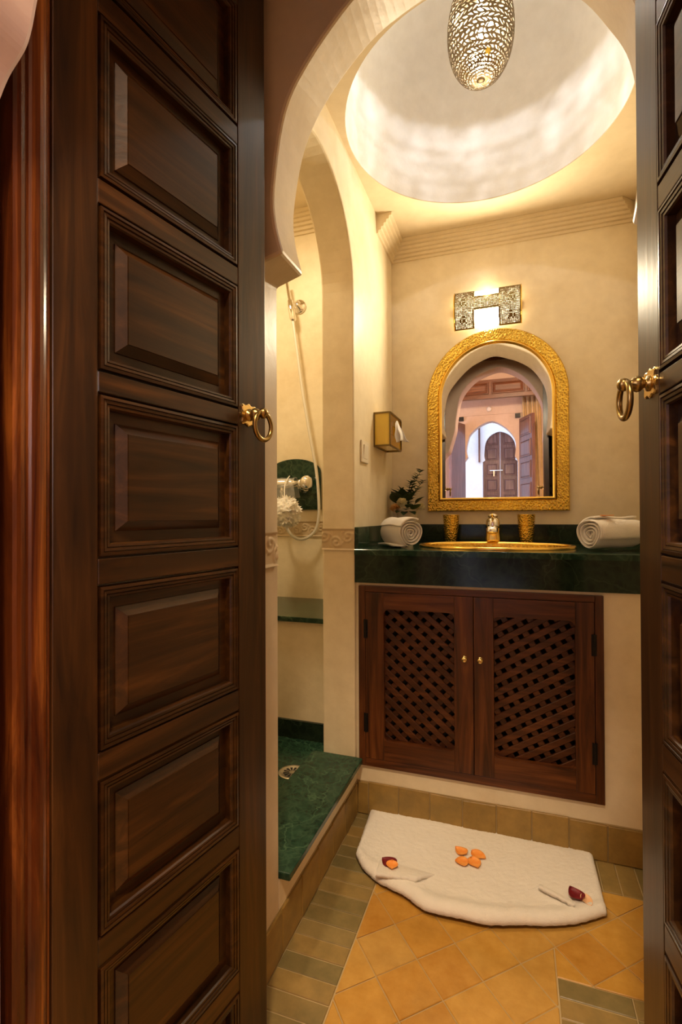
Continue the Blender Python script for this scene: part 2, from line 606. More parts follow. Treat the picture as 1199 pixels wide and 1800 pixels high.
# left wall: pierced by the round shower arch
cy_, rad_, cz_ = 1.3125, 0.2905, 1.768
arch = [(1.022, 0.165), (1.022, cz_)] + [(cy_ - rad_ * cos(pi * k / 28), cz_ + rad_ * sin(pi * k / 28)) for k in range(1, 28)] + [(1.603, cz_), (1.603, 0.165)]
notch = [(YA1 - 0.02, 0.165)] + arch[0:]
def lw(a, c, z): return (c, a, z)
l0 = [(1.010, 0.165)] + arch + [(YB, 0.165), (YB, ZC + 0.02), (1.010, ZC + 0.02)]
MB().loft([[lw(a, XL, z) for a, z in l0], [lw(a, -0.629, z) for a, z in l0]]).build(
    'wall_left', 'tadelakt', kind='structure', bevel=0.007, label='plaster left wall pierced by the tall round shower arch')
boxo('wall_left_kerb', XL - 0.117, XL, YA1, YB, -0.02, 0.1715, 'tadelakt', kind='structure', label='low plastered kerb under the green marble shower threshold')
boxo('wall_back', -0.629, 0.60, YB, YB + 0.12, -0.02, 2.30, 'tadelakt', kind='structure', label='polished cream plaster wall behind the mirror')
boxo('wall_right', XR, XR + 0.12, YA1, YB, -0.02, 2.30, 'tadelakt', kind='structure', label='plaster right wall hidden behind the right door leaf')
# passage between the two arches
boxo('wall_passage_left', -0.70, -0.575, YO1, YA0, -0.02, 2.50, 'doorway_plaster', kind='structure', label='passage wall behind the left door leaf')
boxo('wall_passage_right', 0.315, 0.43, YO1, YA0, -0.02, 2.50, 'doorway_plaster', kind='structure', label='passage wall behind the right door leaf')
boxo('ceiling_passage', -0.80, 0.80, YO1, YA1, 2.50, 2.56, 'doorway_plaster', kind='structure', label='plaster ceiling over the door passage')

# masonry below the counter with an opening for the cupboard
mb = MB()
mb.box(XL, -0.5005, YV, YV + 0.10, 0, 0.776)
mb.box(0.2405, XR, YV, YV + 0.10, 0, 0.776)
mb.box(-0.5005, 0.2405, YV - 0.0005, YV + 0.10, 0, 0.1645)
mb.box(-0.5005, 0.2405, YV, YV + 0.10, 0.7665, 0.776)
mb.build('wall_vanity', 'tadelakt', kind='structure', label='cream plaster pier and plinth around the wooden cupboard')

# shower enclosure
boxo('wall_shower_back', -1.60, -0.629, YB, YB + 0.12, -0.02, 2.60, 'tadelakt', kind='structure', label='golden plaster back wall of the shower')
boxo('wall_shower_left', -1.60, -1.48, 0.85, YB, -0.02, 2.60, 'tadelakt', kind='structure', label='far side wall of the shower')
boxo('wall_shower_front', -1.60, -0.629, 0.80, 0.90, -0.02, 2.60, 'tadelakt', kind='structure', label='near wall of the shower')
boxo('ceiling_shower', -1.60, -0.629, 0.85, YB + 0.1, 2.425, 2.50, 'ceiling_plaster', kind='structure', label='shower ceiling')
boxo('wall_shower_upper', -0.640, -0.600, 0.90, YB, ZC + 0.02, 2.46, 'tadelakt', kind='structure', label='upper part of the shower side wall')
boxo('wall_shower_bench', -1.48, -0.629, 1.762, YB, 0.0, 0.594, 'tadelakt', kind='structure', label='plastered front of the shower bench')

# ------------------------------------------------------------------ ceiling with its dome
n = 96
ring = [(LX + DR * cos(2 * pi * k / n), LY + 0.012 + DR * sin(2 * pi * k / n)) for k in range(n)]
sq = []
x0, x1, y0, y1 = -0.64, 0.60, YA1 - 0.14, YB + 0.1
for (x, y) in ring:
    dx, dy = x - LX, y - LY - 0.012
    ts = []
    if dx > 1e-9: ts.append((x1 - LX) / dx)
    if dx < -1e-9: ts.append((x0 - LX) / dx)
    if dy > 1e-9: ts.append((y1 - LY - 0.012) / dy)
    if dy < -1e-9: ts.append((y0 - LY - 0.012) / dy)
    k = min(ts)
    sq.append((LX + dx * k, LY + 0.012 + dy * k))
mb = MB()
mb.loft([[(x, y, ZC + 0.004) for x, y in ring], [(x, y, ZC + 0.004) for x, y in sq], [(x, y, ZC) for x, y in sq], [(x, y, ZC) for x, y in ring],
         [(x, y, ZC + 0.004) for x, y in ring]], False, False)
ceil = mb.build('ceiling', 'ceiling_plaster', kind='structure', label='flat plaster ceiling around the round dome opening')
dome = MB()
prof = [(1.002, 0.0), (1.004, 0.02), (1.0, 0.12), (0.985, 0.22), (0.95, 0.32), (0.89, 0.41), (0.80, 0.49), (0.68, 0.56), (0.54, 0.62), (0.38, 0.665), (0.2, 0.69), (0.02, 0.70)]
dome.lathe((LX, LY + 0.012, ZC + 0.001), [(r * DR, h) for r, h in prof], 96, cap0=False)
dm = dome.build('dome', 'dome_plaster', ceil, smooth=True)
# the doubled ceiling outside the dome keeps daylight out of the roof space
boxo('ceiling_roof', -1.75, 0.75, YO0 - 0.02, YB + 0.2, 2.95, 3.0, 'ceiling_plaster', kind='structure', label='roof slab above the dome')

# crown mouldings
steps = 6
cp = [(0.0, 2.122)]
for i in range(steps):
    p = 0.008 + 0.0105 * i
    z = 2.122 + 0.0125 * i
    cp += [(p, z), (p + 0.0015, z + 0.0095), (p + 0.0004, z + 0.0115)]
cp += [(0.072, 2.1965), (0.0, 2.1965)]


def crown(name, prof, fr, a0, a1, mitre0, mitre1, label, mat='ceiling_plaster'):
    l0 = [fr(a0 + mitre0 * p, p, z) for p, z in prof]
    l1 = [fr(a1 + mitre1 * p, p, z) for p, z in prof]
    return MB().loft([l0, l1]).build(name, mat, kind='structure', label=label)


crown('trim_1', cp, lambda a, p, z: (a, YB - p, z), XL, XR, 1, -1, 'ribbed plaster crown moulding above the mirror wall')
crown('trim_2', cp, lambda a, p, z: (XL + p, a, z), 1.905, YB, 0, -1, 'short ribbed plaster crown moulding on the left wall')
cs = [(p * 1.1, 2.335 + (z - 2.122) * 1.2) for p, z in cp]
crown('trim_3', cs, lambda a, p, z: (a, YB - p, z), -1.48, -0.629, 0, 0, 'ribbed plaster crown moulding inside the shower')

# carved plaster friezes
def frieze(name, org, du, dn, L, z0, z1, seed, label):
    org = Vector(org); du = Vector(du); dn = Vector(dn)
    H = z1 - z0
    nv = 28; nu = max(8, int(L / H * nv))
    spirals = []
    rnd = random.Random(seed)
    k = 0
    while k * 0.042 < L + 0.02:
        spirals.append((0.010 + k * 0.042, (0.34 if k % 2 else 0.66) * H, 1 if k % 2 else -1))
        k += 1

    def h(u, v):
        a, b = u * L, v * H
        e = 0.0
        for (ca, cb, s) in spirals:
            dx, dy = a - ca, b - cb
            r = math.hypot(dx, dy)
            if r < 0.030:
                th = math.atan2(dy, dx) * s
                e = max(e, (0.5 + 0.5 * cos(th - r * 420)) * (1 - (r / 0.030) ** 3))
        e = max(e, 0.8 * max(0, 1 - abs((b - H * (0.5 + 0.3 * sin(a * 75))) / 0.007)))
        if b < 0.004 or b > H - 0.004: e = 0.9
        elif b < 0.008 or b > H - 0.008: e = 0.0
        return e
    V, F = grid(lambda u, v: org + du * (u * L) + Vector((0, 0, z0 + v * H)) + dn * (0.0015 + 0.0045 * h(u, v)), nu, nv)
    return mk(name, V, F, 'carved_plaster', kind='structure', smooth=True, label=label)


frieze('trim_4', (XL, 0.888, 0), (0, 1, 0), (1, 0, 0), 0.130, 0.888, 0.965, 1, 'carved plaster frieze on the jamb beside the left door')
frieze('trim_5', (-0.629, 1.603, 0), (1, 0, 0), (0, -1, 0), 0.117, 0.884, 0.957, 2, 'carved plaster frieze inside the shower arch jamb')
frieze('trim_6', (-1.20, YB, 0), (1, 0, 0), (0, -1, 0), 0.56, 0.905, 0.975, 3, 'carved plaster frieze on the shower back wall')

# ------------------------------------------------------------------ shower marble
boxo('floor_shower', -1.48, -0.620, 0.90, 1.762, 0.0, 0.147, 'shower_marble', kind='structure', label='green marble shower floor around the drain')
thr = MB()
tp = [(-0.666, 1.030), (-0.486, 1.030), (-0.486, 1.600), (-0.512, 1.6025), (-0.666, 1.6025)]
thr.loft([[(x, y, 0.1722) for x, y in tp], [(x, y, 0.190) for x, y in tp]])
thr.build('trim_7', 'shower_marble', kind='structure', bevel=0.003, label='green marble threshold slab of the shower')
boxo('baseboard_shower', -1.48, -0.629, 1.750, 1.763, 0.147, 0.215, 'dark_marble', kind='structure', label='dark marble skirting at the foot of the shower bench')
boxo('trim_8', -1.48, -0.629, 1.742, YB, 0.595, 0.614, 'green_marble', kind='structure', bevel=0.002, label='green marble ledge on top of the shower bench')
am = [(-1.120, 1.030), (-0.8525, 1.030), (-0.8525, 1.205)]
for k in range(0, 21):
    th = pi * k / 20
    am.append((-0.98625 + 0.13375 * cos(th), 1.205 + 0.0655 * sin(th)))
am.append((-1.120, 1.205))
am = [p for i, p in enumerate(am) if i == 0 or (abs(p[0] - am[i - 1][0]) + abs(p[1] - am[i - 1][1])) > 1e-5]
MB().loft([[(x, YB, z) for x, z in am], [(x, YB - 0.014, z) for x, z in am]]).build(
    'trim_9', 'green_marble', kind='structure', bevel=0.0015, label='arched green marble plate behind the shower tap')

# ------------------------------------------------------------------ floor and tiles
floor = boxo('floor', -0.70, 0.60, YO0, YV + 0.05, -0.05, -0.0022, 'grout', kind='structure', label='tiled floor of the bathroom')
ff = lambda u, v, h: (u, v, h)
b0 = Vector((-0.2155, 1.1236)); e1 = Vector((0.0690, -0.0782)); e2 = Vector((0.0762, 0.0714))
XB = -0.363
for i in range(-9, 12):
    for j in range(-12, 12):
        c = b0 + e1 * i + e2 * j
        q = [c, c + e1, c + e1 + e2, c + e2]
        q = [(p.x, p.y) for p in q]
        q = clip(q, -1, 0, -XB); q = clip(q, 0, 1, 1.483) if q else q
        q = clip(q, 1, 0, 0.44) if q else q
        q = clip(q, 0, -1, -0.55) if q else q
        if len(q) < 3: continue
        parts = []
        a = clip(q, 0, -1, -1.178)          # above the brick patch
        bl = clip(q, 0, 1, 1.178)
        bl = clip(bl, 1, 0, 0.079) if len(bl) > 2 else []
        if len(bl) < 3 or area(bl) < 1e-6:
            parts = [a]
        elif len(a) > 2 and max(p[0] for p in q) <= 0.079 + 1e-6:
            parts = [q]
        else:
            parts = [clip(q, 1, 0, 0.079), clip(a, -1, 0, -0.079) if len(a) > 2 else []]
        for p in parts:
            if len(p) > 2: tile('floor_tile', p, ff, 'tile_yellow', floor)
# brick border along the shower kerb
y = 0.62
while y < 1.60:
    d = 0.0487 + random.uniform(-0.002, 0.002)
    tile('floor_brick', [(-0.507, y), (XB - 0.001, y), (XB - 0.001, min(y + d, 1.612)), (-0.507, min(y + d, 1.612))], ff, 'tile_olive', floor)
    y += d
# brick border along the plinth
x = XB
while x < 0.43:
    d = 0.0485 + random.uniform(-0.002, 0.002)
    tile('floor_brick', [(x, 1.484), (x + d, 1.484), (x + d, 1.622), (x, 1.622)], ff, 'tile_olive', floor)
    x += d
# brick patch at the lower right
for r_ in range(8):
    y = 1.178 - 0.0462 * (r_ + 1)
    x = 0.080
    while x < 0.40:
        d = 0.143
        tile('floor_brick', [(x, y), (x + d, y), (x + d, y + 0.0462), (x, y + 0.0462)], ff, 'tile_olive', floor)
        x += d

# tile skirtings
bb = boxo('baseboard_back', XL, XR, YV - 0.0012, YV, 0.0, 0.109, 'grout', kind='structure', label='yellow tile skirting under the cupboard plinth')
x = -0.469
xs = [XL + 0.004, -0.469]
while xs[-1] < XR - 0.1: xs.append(xs[-1] + 0.1022)
for k in range(len(xs) - 1):
    t0, t1 = 0.108 + random.uniform(-0.003, 0.003), 0.108 + random.uniform(-0.003, 0.003)
    tile('skirting_tile', [(xs[k], 0.0), (xs[k + 1], 0.0), (xs[k + 1], t1), (xs[k], t0)], lambda u, v, h: (u, YV - 0.0062 - h, v), 'tile_skirting', bb, ch=0.002, h=0.005)
bl = boxo('baseboard_left', XL, XL + 0.0012, 0.890, YV - 0.002, 0.0, 0.106, 'grout', kind='structure', label='yellow tile skirting along the shower kerb')
ys = [0.892, 0.922]
while ys[-1] < YV - 0.11: ys.append(ys[-1] + 0.1115)
ys.append(YV - 0.008)
for k in range(len(ys) - 1):
    t0, t1 = 0.103 + random.uniform(-0.003, 0.003), 0.103 + random.uniform(-0.003, 0.003)
    tile('skirting_tile', [(ys[k], 0.0), (ys[k + 1], 0.0), (ys[k + 1], t1), (ys[k], t0)], lambda u, v, h: (XL + 0.0062 + h, u, v), 'tile_skirting', bl, ch=0.002, h=0.005)

# ------------------------------------------------------------------ panelled doors
PANELS = [(0.045, 0.170), (0.205, 0.421), (0.457, 0.660), (0.695, 0.912), (0.946, 1.162), (1.190, 1.409), (1.441, 1.660), (1.692, 1.910), (1.943, 2.110)]
DW, DT, DH = 0.407, 0.034, 2.15


def rect(u0, u1, v0, v1, i, d):
    return [(u0 + i, d, v0 + i), (u1 - i, d, v0 + i), (u1 - i, d, v1 - i), (u0 + i, d, v1 - i)]


MOULD = [(0.0005, 0.0), (0.0010, 0.006), (0.0028, 0.006), (0.0034, -0.001), (0.0072, -0.0015), (0.0078, 0.0012), (0.0086, 0.0012), (0.0092, -0.0005),
         (0.0126, 0.0000), (0.0132, 0.0028), (0.0140, 0.0028), (0.0146, 0.0010), (0.0176, 0.0015), (0.0190, 0.0045), (0.0194, 0.0155)]


def door(name, hinge, rz, side, label, wz, wh, handle=True, mats=('antique_brass',)):
    """side=+1: the panelled face looks along local -Y"""
    t = thing(name, hinge, label, 'door', kind='structure', rz=rz)
    s = side

    def add(nm, loops, mat, par=t, caps=(True, True), bev=0.0, smooth=False):
        L = [[(x, y * s, z) for x, y, z in l] for l in loops]
        return MB().loft(L, *caps).build(nm, mat, par, local=True, bevel=bev, smooth=smooth)

    def bx(nm, x0, x1, y0, y1, z0, z1, mat, par=t, bev=0.0015):
        return add(nm, [[(x0, y0, z0), (x1, y0, z0), (x1, y1, z0), (x0, y1, z0)], [(x0, y0, z1), (x1, y0, z1), (x1, y1, z1), (x0, y1, z1)]], mat, par, bev=bev)
    SL, SR = 0.0598, DW - 0.0762
    bx('stile', 0.0, SL, 0, DT, 0.008, DH, wz)
    bx('stile', SR, DW, 0, DT, 0.008, DH, wz)
    zs = [0.008] + [z for p in PANELS for z in p] + [DH]
    for k in range(0, len(zs), 2):
        bx('rail', SL, SR, 0.0004, DT, zs[k], zs[k + 1], wh)
    for (z0, z1) in PANELS:
        add('moulding', [rect(SL, SR, z0, z1, i, d) for i, d in MOULD], wh, caps=(False, False))
        pl = [(0.0186, 0.0150), (0.0345, 0.0155), (0.0349, 0.0135), (0.0480, 0.0050), (0.0484, 0.0032)]
        loops = [rect(SL, SR, z0, z1, 0.0186, DT - 0.004)] + [rect(SL, SR, z0, z1, i, d) for i, d in pl]
        if z1 - z0 < 0.15:
            loops = [rect(SL, SR, z0, z1, i, d) for i, d in ((0.0186, DT - 0.004), (0.0186, 0.015), (0.034, 0.016), (0.035, 0.0125), (0.048, 0.0045), (0.0488, 0.0022))]
        add('panel', loops, wh)
    if handle:
        hx, hz = DW - 0.050, 1.183
        h = thing_part('ring_handle', t)
        m_ = mats[0]
        # scalloped plate, boss, eye and ring
        pts = []
        for k in range(48):
            th = 2 * pi * k / 48
            r = 1 + 0.09 * cos(8 * th)
            px, pz = 0.021 * cos(th), 0.019 * sin(th)
            f = (abs(cos(th)) ** 4 + abs(sin(th)) ** 4) ** -0.25
            pts.append((px * r * f, pz * r * f))
        loops = [[(hx + a, -0.0002, hz + b) for a, b in pts], [(hx + a, -0.0020, hz + b) for a, b in pts], [(hx + a * 0.9, -0.0032, hz + b * 0.9) for a, b in pts]]
        plate = MB().loft([[(x, y * s, z) for x, y, z in l] for l in loops]).build('backplate', 'bright_brass', h, local=True)
        ax = Vector((0, -s, 0))
        c = Vector((hx, -0.003 * s, hz))
        MB().lathe(c, [(0.011, 0), (0.011, 0.002), (0.006, 0.004), (0.006, 0.006), (0.0105, 0.011), (0.0115, 0.015), (0.0095, 0.020), (0.006, 0.0225), (0.006, 0.025),
                       (0.0085, 0.028), (0.0095, 0.032), (0.0085, 0.037), (0.004, 0.040), (0.0005, 0.041)], 24, ax).build('boss', m_, h, local=True, smooth=True)
        rc = Vector((hx, -0.034 * s, hz - 0.0225))
        MB().torus(rc, (1, 0, 0), (0, 0, 1), 0.0232, 0.0042, 44, 10, 1.06).build('ring', m_, h, local=True, smooth=True)
    return t


def thing_part(name, parent):
    """a part that only groups sub-parts: a tiny escutcheon core"""
    V, F = MB().box(0, 0, 0, 0, 0, 0).V, []
    o = bpy.data.objects.new(name, None)
    COL.objects.link(o)
    o.parent = parent
    o.empty_display_size = 0.02
    return o


aL = R(10.1)
door('door_1', (-0.5182, 0.444, 0), pi / 2 - aL, 1, 'dark brown panelled door leaf with brass ring, standing open at left', 'wood_vertical', 'wood_horizontal')
aR = R(-6.6)
door('door_2', (0.2215, 0.441, 0), pi / 2 - aR, -1, 'dark brown panelled door leaf cut by the right edge of the picture', 'wood_vertical', 'wood_horizontal')


# frame of the doors
def post(name, xs, label):
    xi, xo, sg = xs
    prof = [(xo, 0.398), (xi + sg * 0.004, 0.398), (xi + sg * 0.0005, 0.4005), (xi, 0.405), (xi + sg * 0.0005, 0.4095), (xi + sg * 0.003, 0.4112)]
    for k in range(9):
        th = pi * k / 8
        prof.append((xi + sg * (0.003 - 0.0055 * sin(th)), 0.4265 - 0.0130 * cos(th)))
    prof += [(xi + sg * 0.003, 0.4402), (xi + sg * 0.003, 0.4436), (xo, 0.4436)]
    mb = MB().loft([[(x, y, 0.0) for x, y in prof], [(x, y, 2.20) for x, y in prof]])
    return mb.build(name, 'wood_red', kind='structure', label=label)


post('trim_10', (-0.5185, -0.574, -1), 'reddish wooden door post with rounded bead at far left')
post('trim_11', (0.2255, 0.314, 1), 'wooden door post beyond the right door leaf')
boxo('trim_12', -0.574, 0.314, 0.398, 0.4436, 2.165, 2.25, 'wood_red', kind='structure', label='wooden head of the door frame above the leaves')

# ------------------------------------------------------------------ vanity cupboard
cab = thing('vanity_cabinet', (-0.13, YV, 0.1655), 'built-in dark wooden cupboard with two lattice doors under the marble counter', 'cabinet')
fb = MB()
CX0, CX1, CZ0, CZ1 = -0.4995, 0.2395, 0.1655, 0.7660
fw = 0.0235
boxo('frame_post', CX0, CX0 + fw, YV - 0.012, YV + 0.03, CZ0, CZ1, 'cabinet_vertical', cab, bevel=0.0015)
boxo('frame_post', CX1 - fw, CX1, YV - 0.012, YV + 0.03, CZ0, CZ1, 'cabinet_vertical', cab, bevel=0.0015)
boxo('frame_rail', CX0 + fw, CX1 - fw, YV - 0.0118, YV + 0.03, CZ1 - 0.020, CZ1, 'cabinet_horizontal', cab, bevel=0.0015)
boxo('frame_rail', CX0 + fw, CX1 - fw, YV - 0.0118, YV + 0.03, CZ0, CZ0 + 0.027, 'cabinet_horizontal', cab, bevel=0.0015)
boxo('dark_backing', CX0 + 0.004, CX1 - 0.004, YV + 0.070, YV + 0.09, CZ0 + 0.004, CZ1 - 0.004, 'cupboard_shade', cab)  # near-black sheet: shade inside the cupboard painted behind the lattice holes


def lattice_door(x0, x1, ox0, ox1, oz0, oz1, ang, knob_x, hinge_x):
    z0, z1 = 0.1935, 0.7450
    d = bpy.data.objects.new('door', None)
    d.parent = cab
    COL.objects.link(d)
    d.empty_display_size = 0.05
    yf, yb = YV - 0.0135, YV + 0.008
    boxo('stile', x0, ox0, yf, yb, z0, z1, 'cabinet_vertical', d, bevel=0.0015)
    boxo('stile', ox1, x1, yf, yb, z0, z1, 'cabinet_vertical', d, bevel=0.0015)
    rr = 0.018
    for top in (1, 0):
        a, b = (oz1, z1) if top else (oz0, z0)
        sg = -1 if top else 1
        pts = [(ox0, b), (ox1, b), (ox1, a + sg * rr)]
        pts += [(ox1 - rr + rr * cos(k * pi / 12), a + sg * (rr - rr * sin(k * pi / 12))) for k in range(1, 7)]
        pts += [(ox0 + rr - rr * sin(k * pi / 12), a + sg * (rr - rr * cos(k * pi / 12))) for k in range(0, 7)]
        MB().loft([[(x, yf + 0.0003, z) for x, z in pts], [(x, yb, z) for x, z in pts]]).build('rail', 'cabinet_horizontal', d, bevel=0.0012)
    # lattice: a front layer and a rear layer of flat slats
    ex = 0.012
    hw = 0.0096
    cx, cz = (ox0 + ox1) / 2, (oz0 + oz1) / 2
    for layer, an in ((0, ang), (1, ang + (R(86) if ang < 0 else -R(90)))):
        dv = Vector((cos(an), sin(an))); nv = Vector((-sin(an), cos(an)))
        ya_ = yb + (0.0005 if layer == 0 else 0.0050)
        k = -14
        while k <= 14:
            off = k * 0.0335
            c = Vector((cx, cz)) + nv * off
            q = [c - dv * 0.6 - nv * hw, c + dv * 0.6 - nv * hw, c + dv * 0.6 + nv * hw, c - dv * 0.6 + nv * hw]
            q = [(p.x, p.y) for p in q]
            for (A, B, Cc) in ((1, 0, ox1 + ex), (-1, 0, -(ox0 - ex)), (0, 1, oz1 + ex), (0, -1, -(oz0 - ex))):
                q = clip(q, A, B, Cc)
                if len(q) < 3: break
            k += 1
            if len(q) < 3 or area(q) < 1e-4: continue
            qi = shrink(q, 0.0016)
            if len(qi) != len(q):
                loops = [[(x, ya_ + 0.008, z) for x, z in q], [(x, ya_, z) for x, z in q]]
            else:
                kk = min(range(len(qi)), key=lambda i: (qi[i][0] - q[0][0]) ** 2 + (qi[i][1] - q[0][1]) ** 2)
                s_ = sum(q[i][0] * q[(i + 1) % len(q)][1] - q[(i + 1) % len(q)][0] * q[i][1] for i in range(len(q)))
                if s_ < 0: q = q[::-1]; kk = min(range(len(qi)), key=lambda i: (qi[i][0] - q[0][0]) ** 2 + (qi[i][1] - q[0][1]) ** 2)
                qi = qi[kk:] + qi[:kk]
                loops = [[(x, ya_ + 0.008, z) for x, z in q], [(x, ya_ + 0.0016, z) for x, z in q], [(x, ya_, z) for x, z in qi]]
            MB().loft(loops).build('slat', 'lattice_wood', d)
    MB().lathe((knob_x, yf, 0.5525), [(0.0085, 0), (0.0085, 0.0015), (0.0045, 0.003), (0.004, 0.008), (0.0075, 0.011), (0.0092, 0.0145), (0.0075, 0.0185), (0.003, 0.0205), (0.0002, 0.021)],
               22, (0, -1, 0)).build('knob', 'bright_brass', d, smooth=True)
    for zc in (0.6235, 0.311):
        hb = MB()
        hb.box(hinge_x - 0.007, hinge_x + 0.007, yf - 0.0016, yf + 0.001, zc - 0.031, zc + 0.031)
        hb.tube([(hinge_x, yf - 0.003, zc - 0.031), (hinge_x, yf - 0.003, zc + 0.031)], 0.0028, 8)
        hb.build('hinge', 'black_iron', d)


lattice_door(-0.4748, -0.1252, -0.412, -0.1840, 0.2560, 0.6910, R(-40), -0.1515, -0.4735)
lattice_door(-0.1235, 0.2145, -0.0645, 0.1640, 0.2550, 0.6890, R(31), -0.1040, 0.2135)

# ------------------------------------------------------------------ countertop
ZT = 0.888
ct = thing('marble_countertop', (-0.03, 1.88, 0.776), 'dark green marble counter with deep apron on the cupboard', 'countertop')
# slab with an elliptical basin hole
BX, BY, BA, BB = -0.070, 1.853, 0.250, 0.178
nE = 72
el = [(BX + BA * cos(2 * pi * k / nE), BY + BB * sin(2 * pi * k / nE)) for k in range(nE)]
X0, X1, Y0, Y1 = XL, XR, 1.598, YB
ou = []
for (x, y) in el:
    dx, dy = x - BX, y - BY
    ts = []
    if dx > 1e-9: ts.append((X1 - BX) / dx)
    if dx < -1e-9: ts.append((X0 - BX) / dx)
    if dy > 1e-9: ts.append((Y1 - BY) / dy)
    if dy < -1e-9: ts.append((Y0 - BY) / dy)
    k = min(ts); ou.append([BX + dx * k, BY + dy * k])
for cx_, cy2 in ((X0, Y0), (X1, Y0), (X1, Y1), (X0, Y1)):
    i = min(range(nE), key=lambda i: (ou[i][0] - cx_) ** 2 + (ou[i][1] - cy2) ** 2)
    ou[i] = [cx_, cy2]
loops = [[(x, y, ZT - 0.019) for x, y in el], [(x, y, ZT - 0.019) for x, y in ou], [(x, y, ZT - 0.002) for x, y in ou],
         [(x + (0 if abs(x - BX) < 0.4 else 0), y + (0.002 if y < Y0 + 1e-4 else 0), ZT) for x, y in ou], [(x, y, ZT) for x, y in el], [(x, y, ZT - 0.019) for x, y in el]]
MB().loft(loops, False, False).build('slab', 'green_marble', ct)
boxo('apron', XL, XR, 1.604, 1.614, 0.776, ZT - 0.0192, 'dark_marble', ct)
boxo('backsplash', XL, XR, YB - 0.014, YB, ZT, 0.963, 'dark_marble', ct, bevel=0.0012)
boxo('backsplash', XL, XL + 0.013, 1.604, YB - 0.014, ZT, 0.962, 'green_marble', ct, bevel=0.0012)

# ------------------------------------------------------------------ basin
bs = thing('gold_basin', (BX, BY, ZT), 'oval hammered gold basin sunk in the green marble counter', 'basin')
def ell(fa, fb, z, n=80): return [(BX + fa * cos(2 * pi * k / n), BY + fb * sin(2 * pi * k / n), z) for k in range(n)]
loops = [ell(0.266, 0.194, ZT + 0.0008), ell(0.2665, 0.1945, ZT + 0.006), ell(0.262, 0.190, ZT + 0.0095), ell(0.252, 0.180, ZT + 0.0085), ell(0.249, 0.177, ZT + 0.002)]
MB().loft(loops, False, False).build('rim', 'gold_smooth', bs, smooth=True)
loops = [ell(0.2492, 0.1772, ZT + 0.0022)]
for k in range(1, 12):
    t = k / 11
    loops.append(ell(0.249 * cos(t * pi / 2 * 0.93), 0.177 * cos(t * pi / 2 * 0.93), ZT - 0.125 * sin(t * pi / 2)))
MB().loft(loops, False, True).build('bowl', 'basin_gold', bs, smooth=True)

# ------------------------------------------------------------------ faucet
fx, fy = -0.083, 2.070
fa = thing('basin_tap', (fx, fy, ZT + 0.001), 'gold and chrome single lever tap standing behind the basin', 'tap')
def sqr(cx, cy, z, hx, hy, r=0.35, n=24):
    out = []
    for k in range(n):
        th = 2 * pi * k / n
        f = (abs(cos(th)) ** 5 + abs(sin(th)) ** 5) ** -0.2
        out.append((cx + hx * cos(th) * f, cy + hy * sin(th) * f, z))
    return out
MB().loft([sqr(fx, fy, ZT + 0.001, 0.030, 0.024), sqr(fx, fy, ZT + 0.016, 0.029, 0.023), sqr(fx, fy, ZT + 0.045, 0.0255, 0.021), sqr(fx, fy, ZT + 0.062, 0.025, 0.021)]).build('body', 'gold_smooth', fa, smooth=True)
sp = [Vector((fx, fy - 0.010, ZT + 0.052)), Vector((fx, fy - 0.045, ZT + 0.058)), Vector((fx, fy - 0.085, ZT + 0.058)), Vector((fx, fy - 0.098, ZT + 0.050))]
loops = []
for p, hw_, hh in zip(sp, (0.022, 0.020, 0.0185, 0.017), (0.016, 0.014, 0.012, 0.010)):
    loops.append([(p.x + hw_ * cos(2 * pi * k / 20) * (abs(cos(2 * pi * k / 20)) ** 4 + abs(sin(2 * pi * k / 20)) ** 4) ** -0.25, p.y,
                   p.z + hh * sin(2 * pi * k / 20) * (abs(cos(2 * pi * k / 20)) ** 4 + abs(sin(2 * pi * k / 20)) ** 4) ** -0.25) for k in range(20)])
MB().loft(loops).build('spout', 'chrome', fa, smooth=True)
MB().lathe((fx, fy, ZT + 0.060), [(0.026, 0), (0.028, 0.008), (0.028, 0.022), (0.024, 0.034), (0.018, 0.040), (0.016, 0.043), (0.020, 0.046), (0.019, 0.053), (0.010, 0.058), (0.001, 0.060)], 28).build('lever_cap', 'chrome', fa, smooth=True)
MB().tube([(fx, fy - 0.015, ZT + 0.104), (fx, fy - 0.045, ZT + 0.110), (fx, fy - 0.062, ZT + 0.113)], [0.008, 0.006, 0.005], 12).build('lever', 'gold_smooth', fa, smooth=True)


def cup(x, y, label):
    c = thing('gold_cup', (x, y, ZT + 0.001), label, 'cup', 'hammered gold cups behind the basin')
    p = [(0.0005, 0.0), (0.024, 0.0), (0.0255, 0.003), (0.0285, 0.04), (0.0315, 0.085), (0.0332, 0.112), (0.0335, 0.114), (0.0322, 0.114), (0.0300, 0.085), (0.0240, 0.008), (0.0005, 0.006)]
    MB().lathe((x, y, ZT + 0.001), p, 40).build('cup_body', 'hammered_gold_fine', c, smooth=True)
    MB().torus((x, y, ZT + 0.1145), (1, 0, 0), (0, 1, 0), 0.0328, 0.0012, 40, 8).build('cup_rim', 'gold_smooth', c, smooth=True)
    return c


cup(-0.2500, 2.098, 'hammered gold cup left of the tap')
cup(0.0420, 2.098, 'hammered gold cup right of the tap')


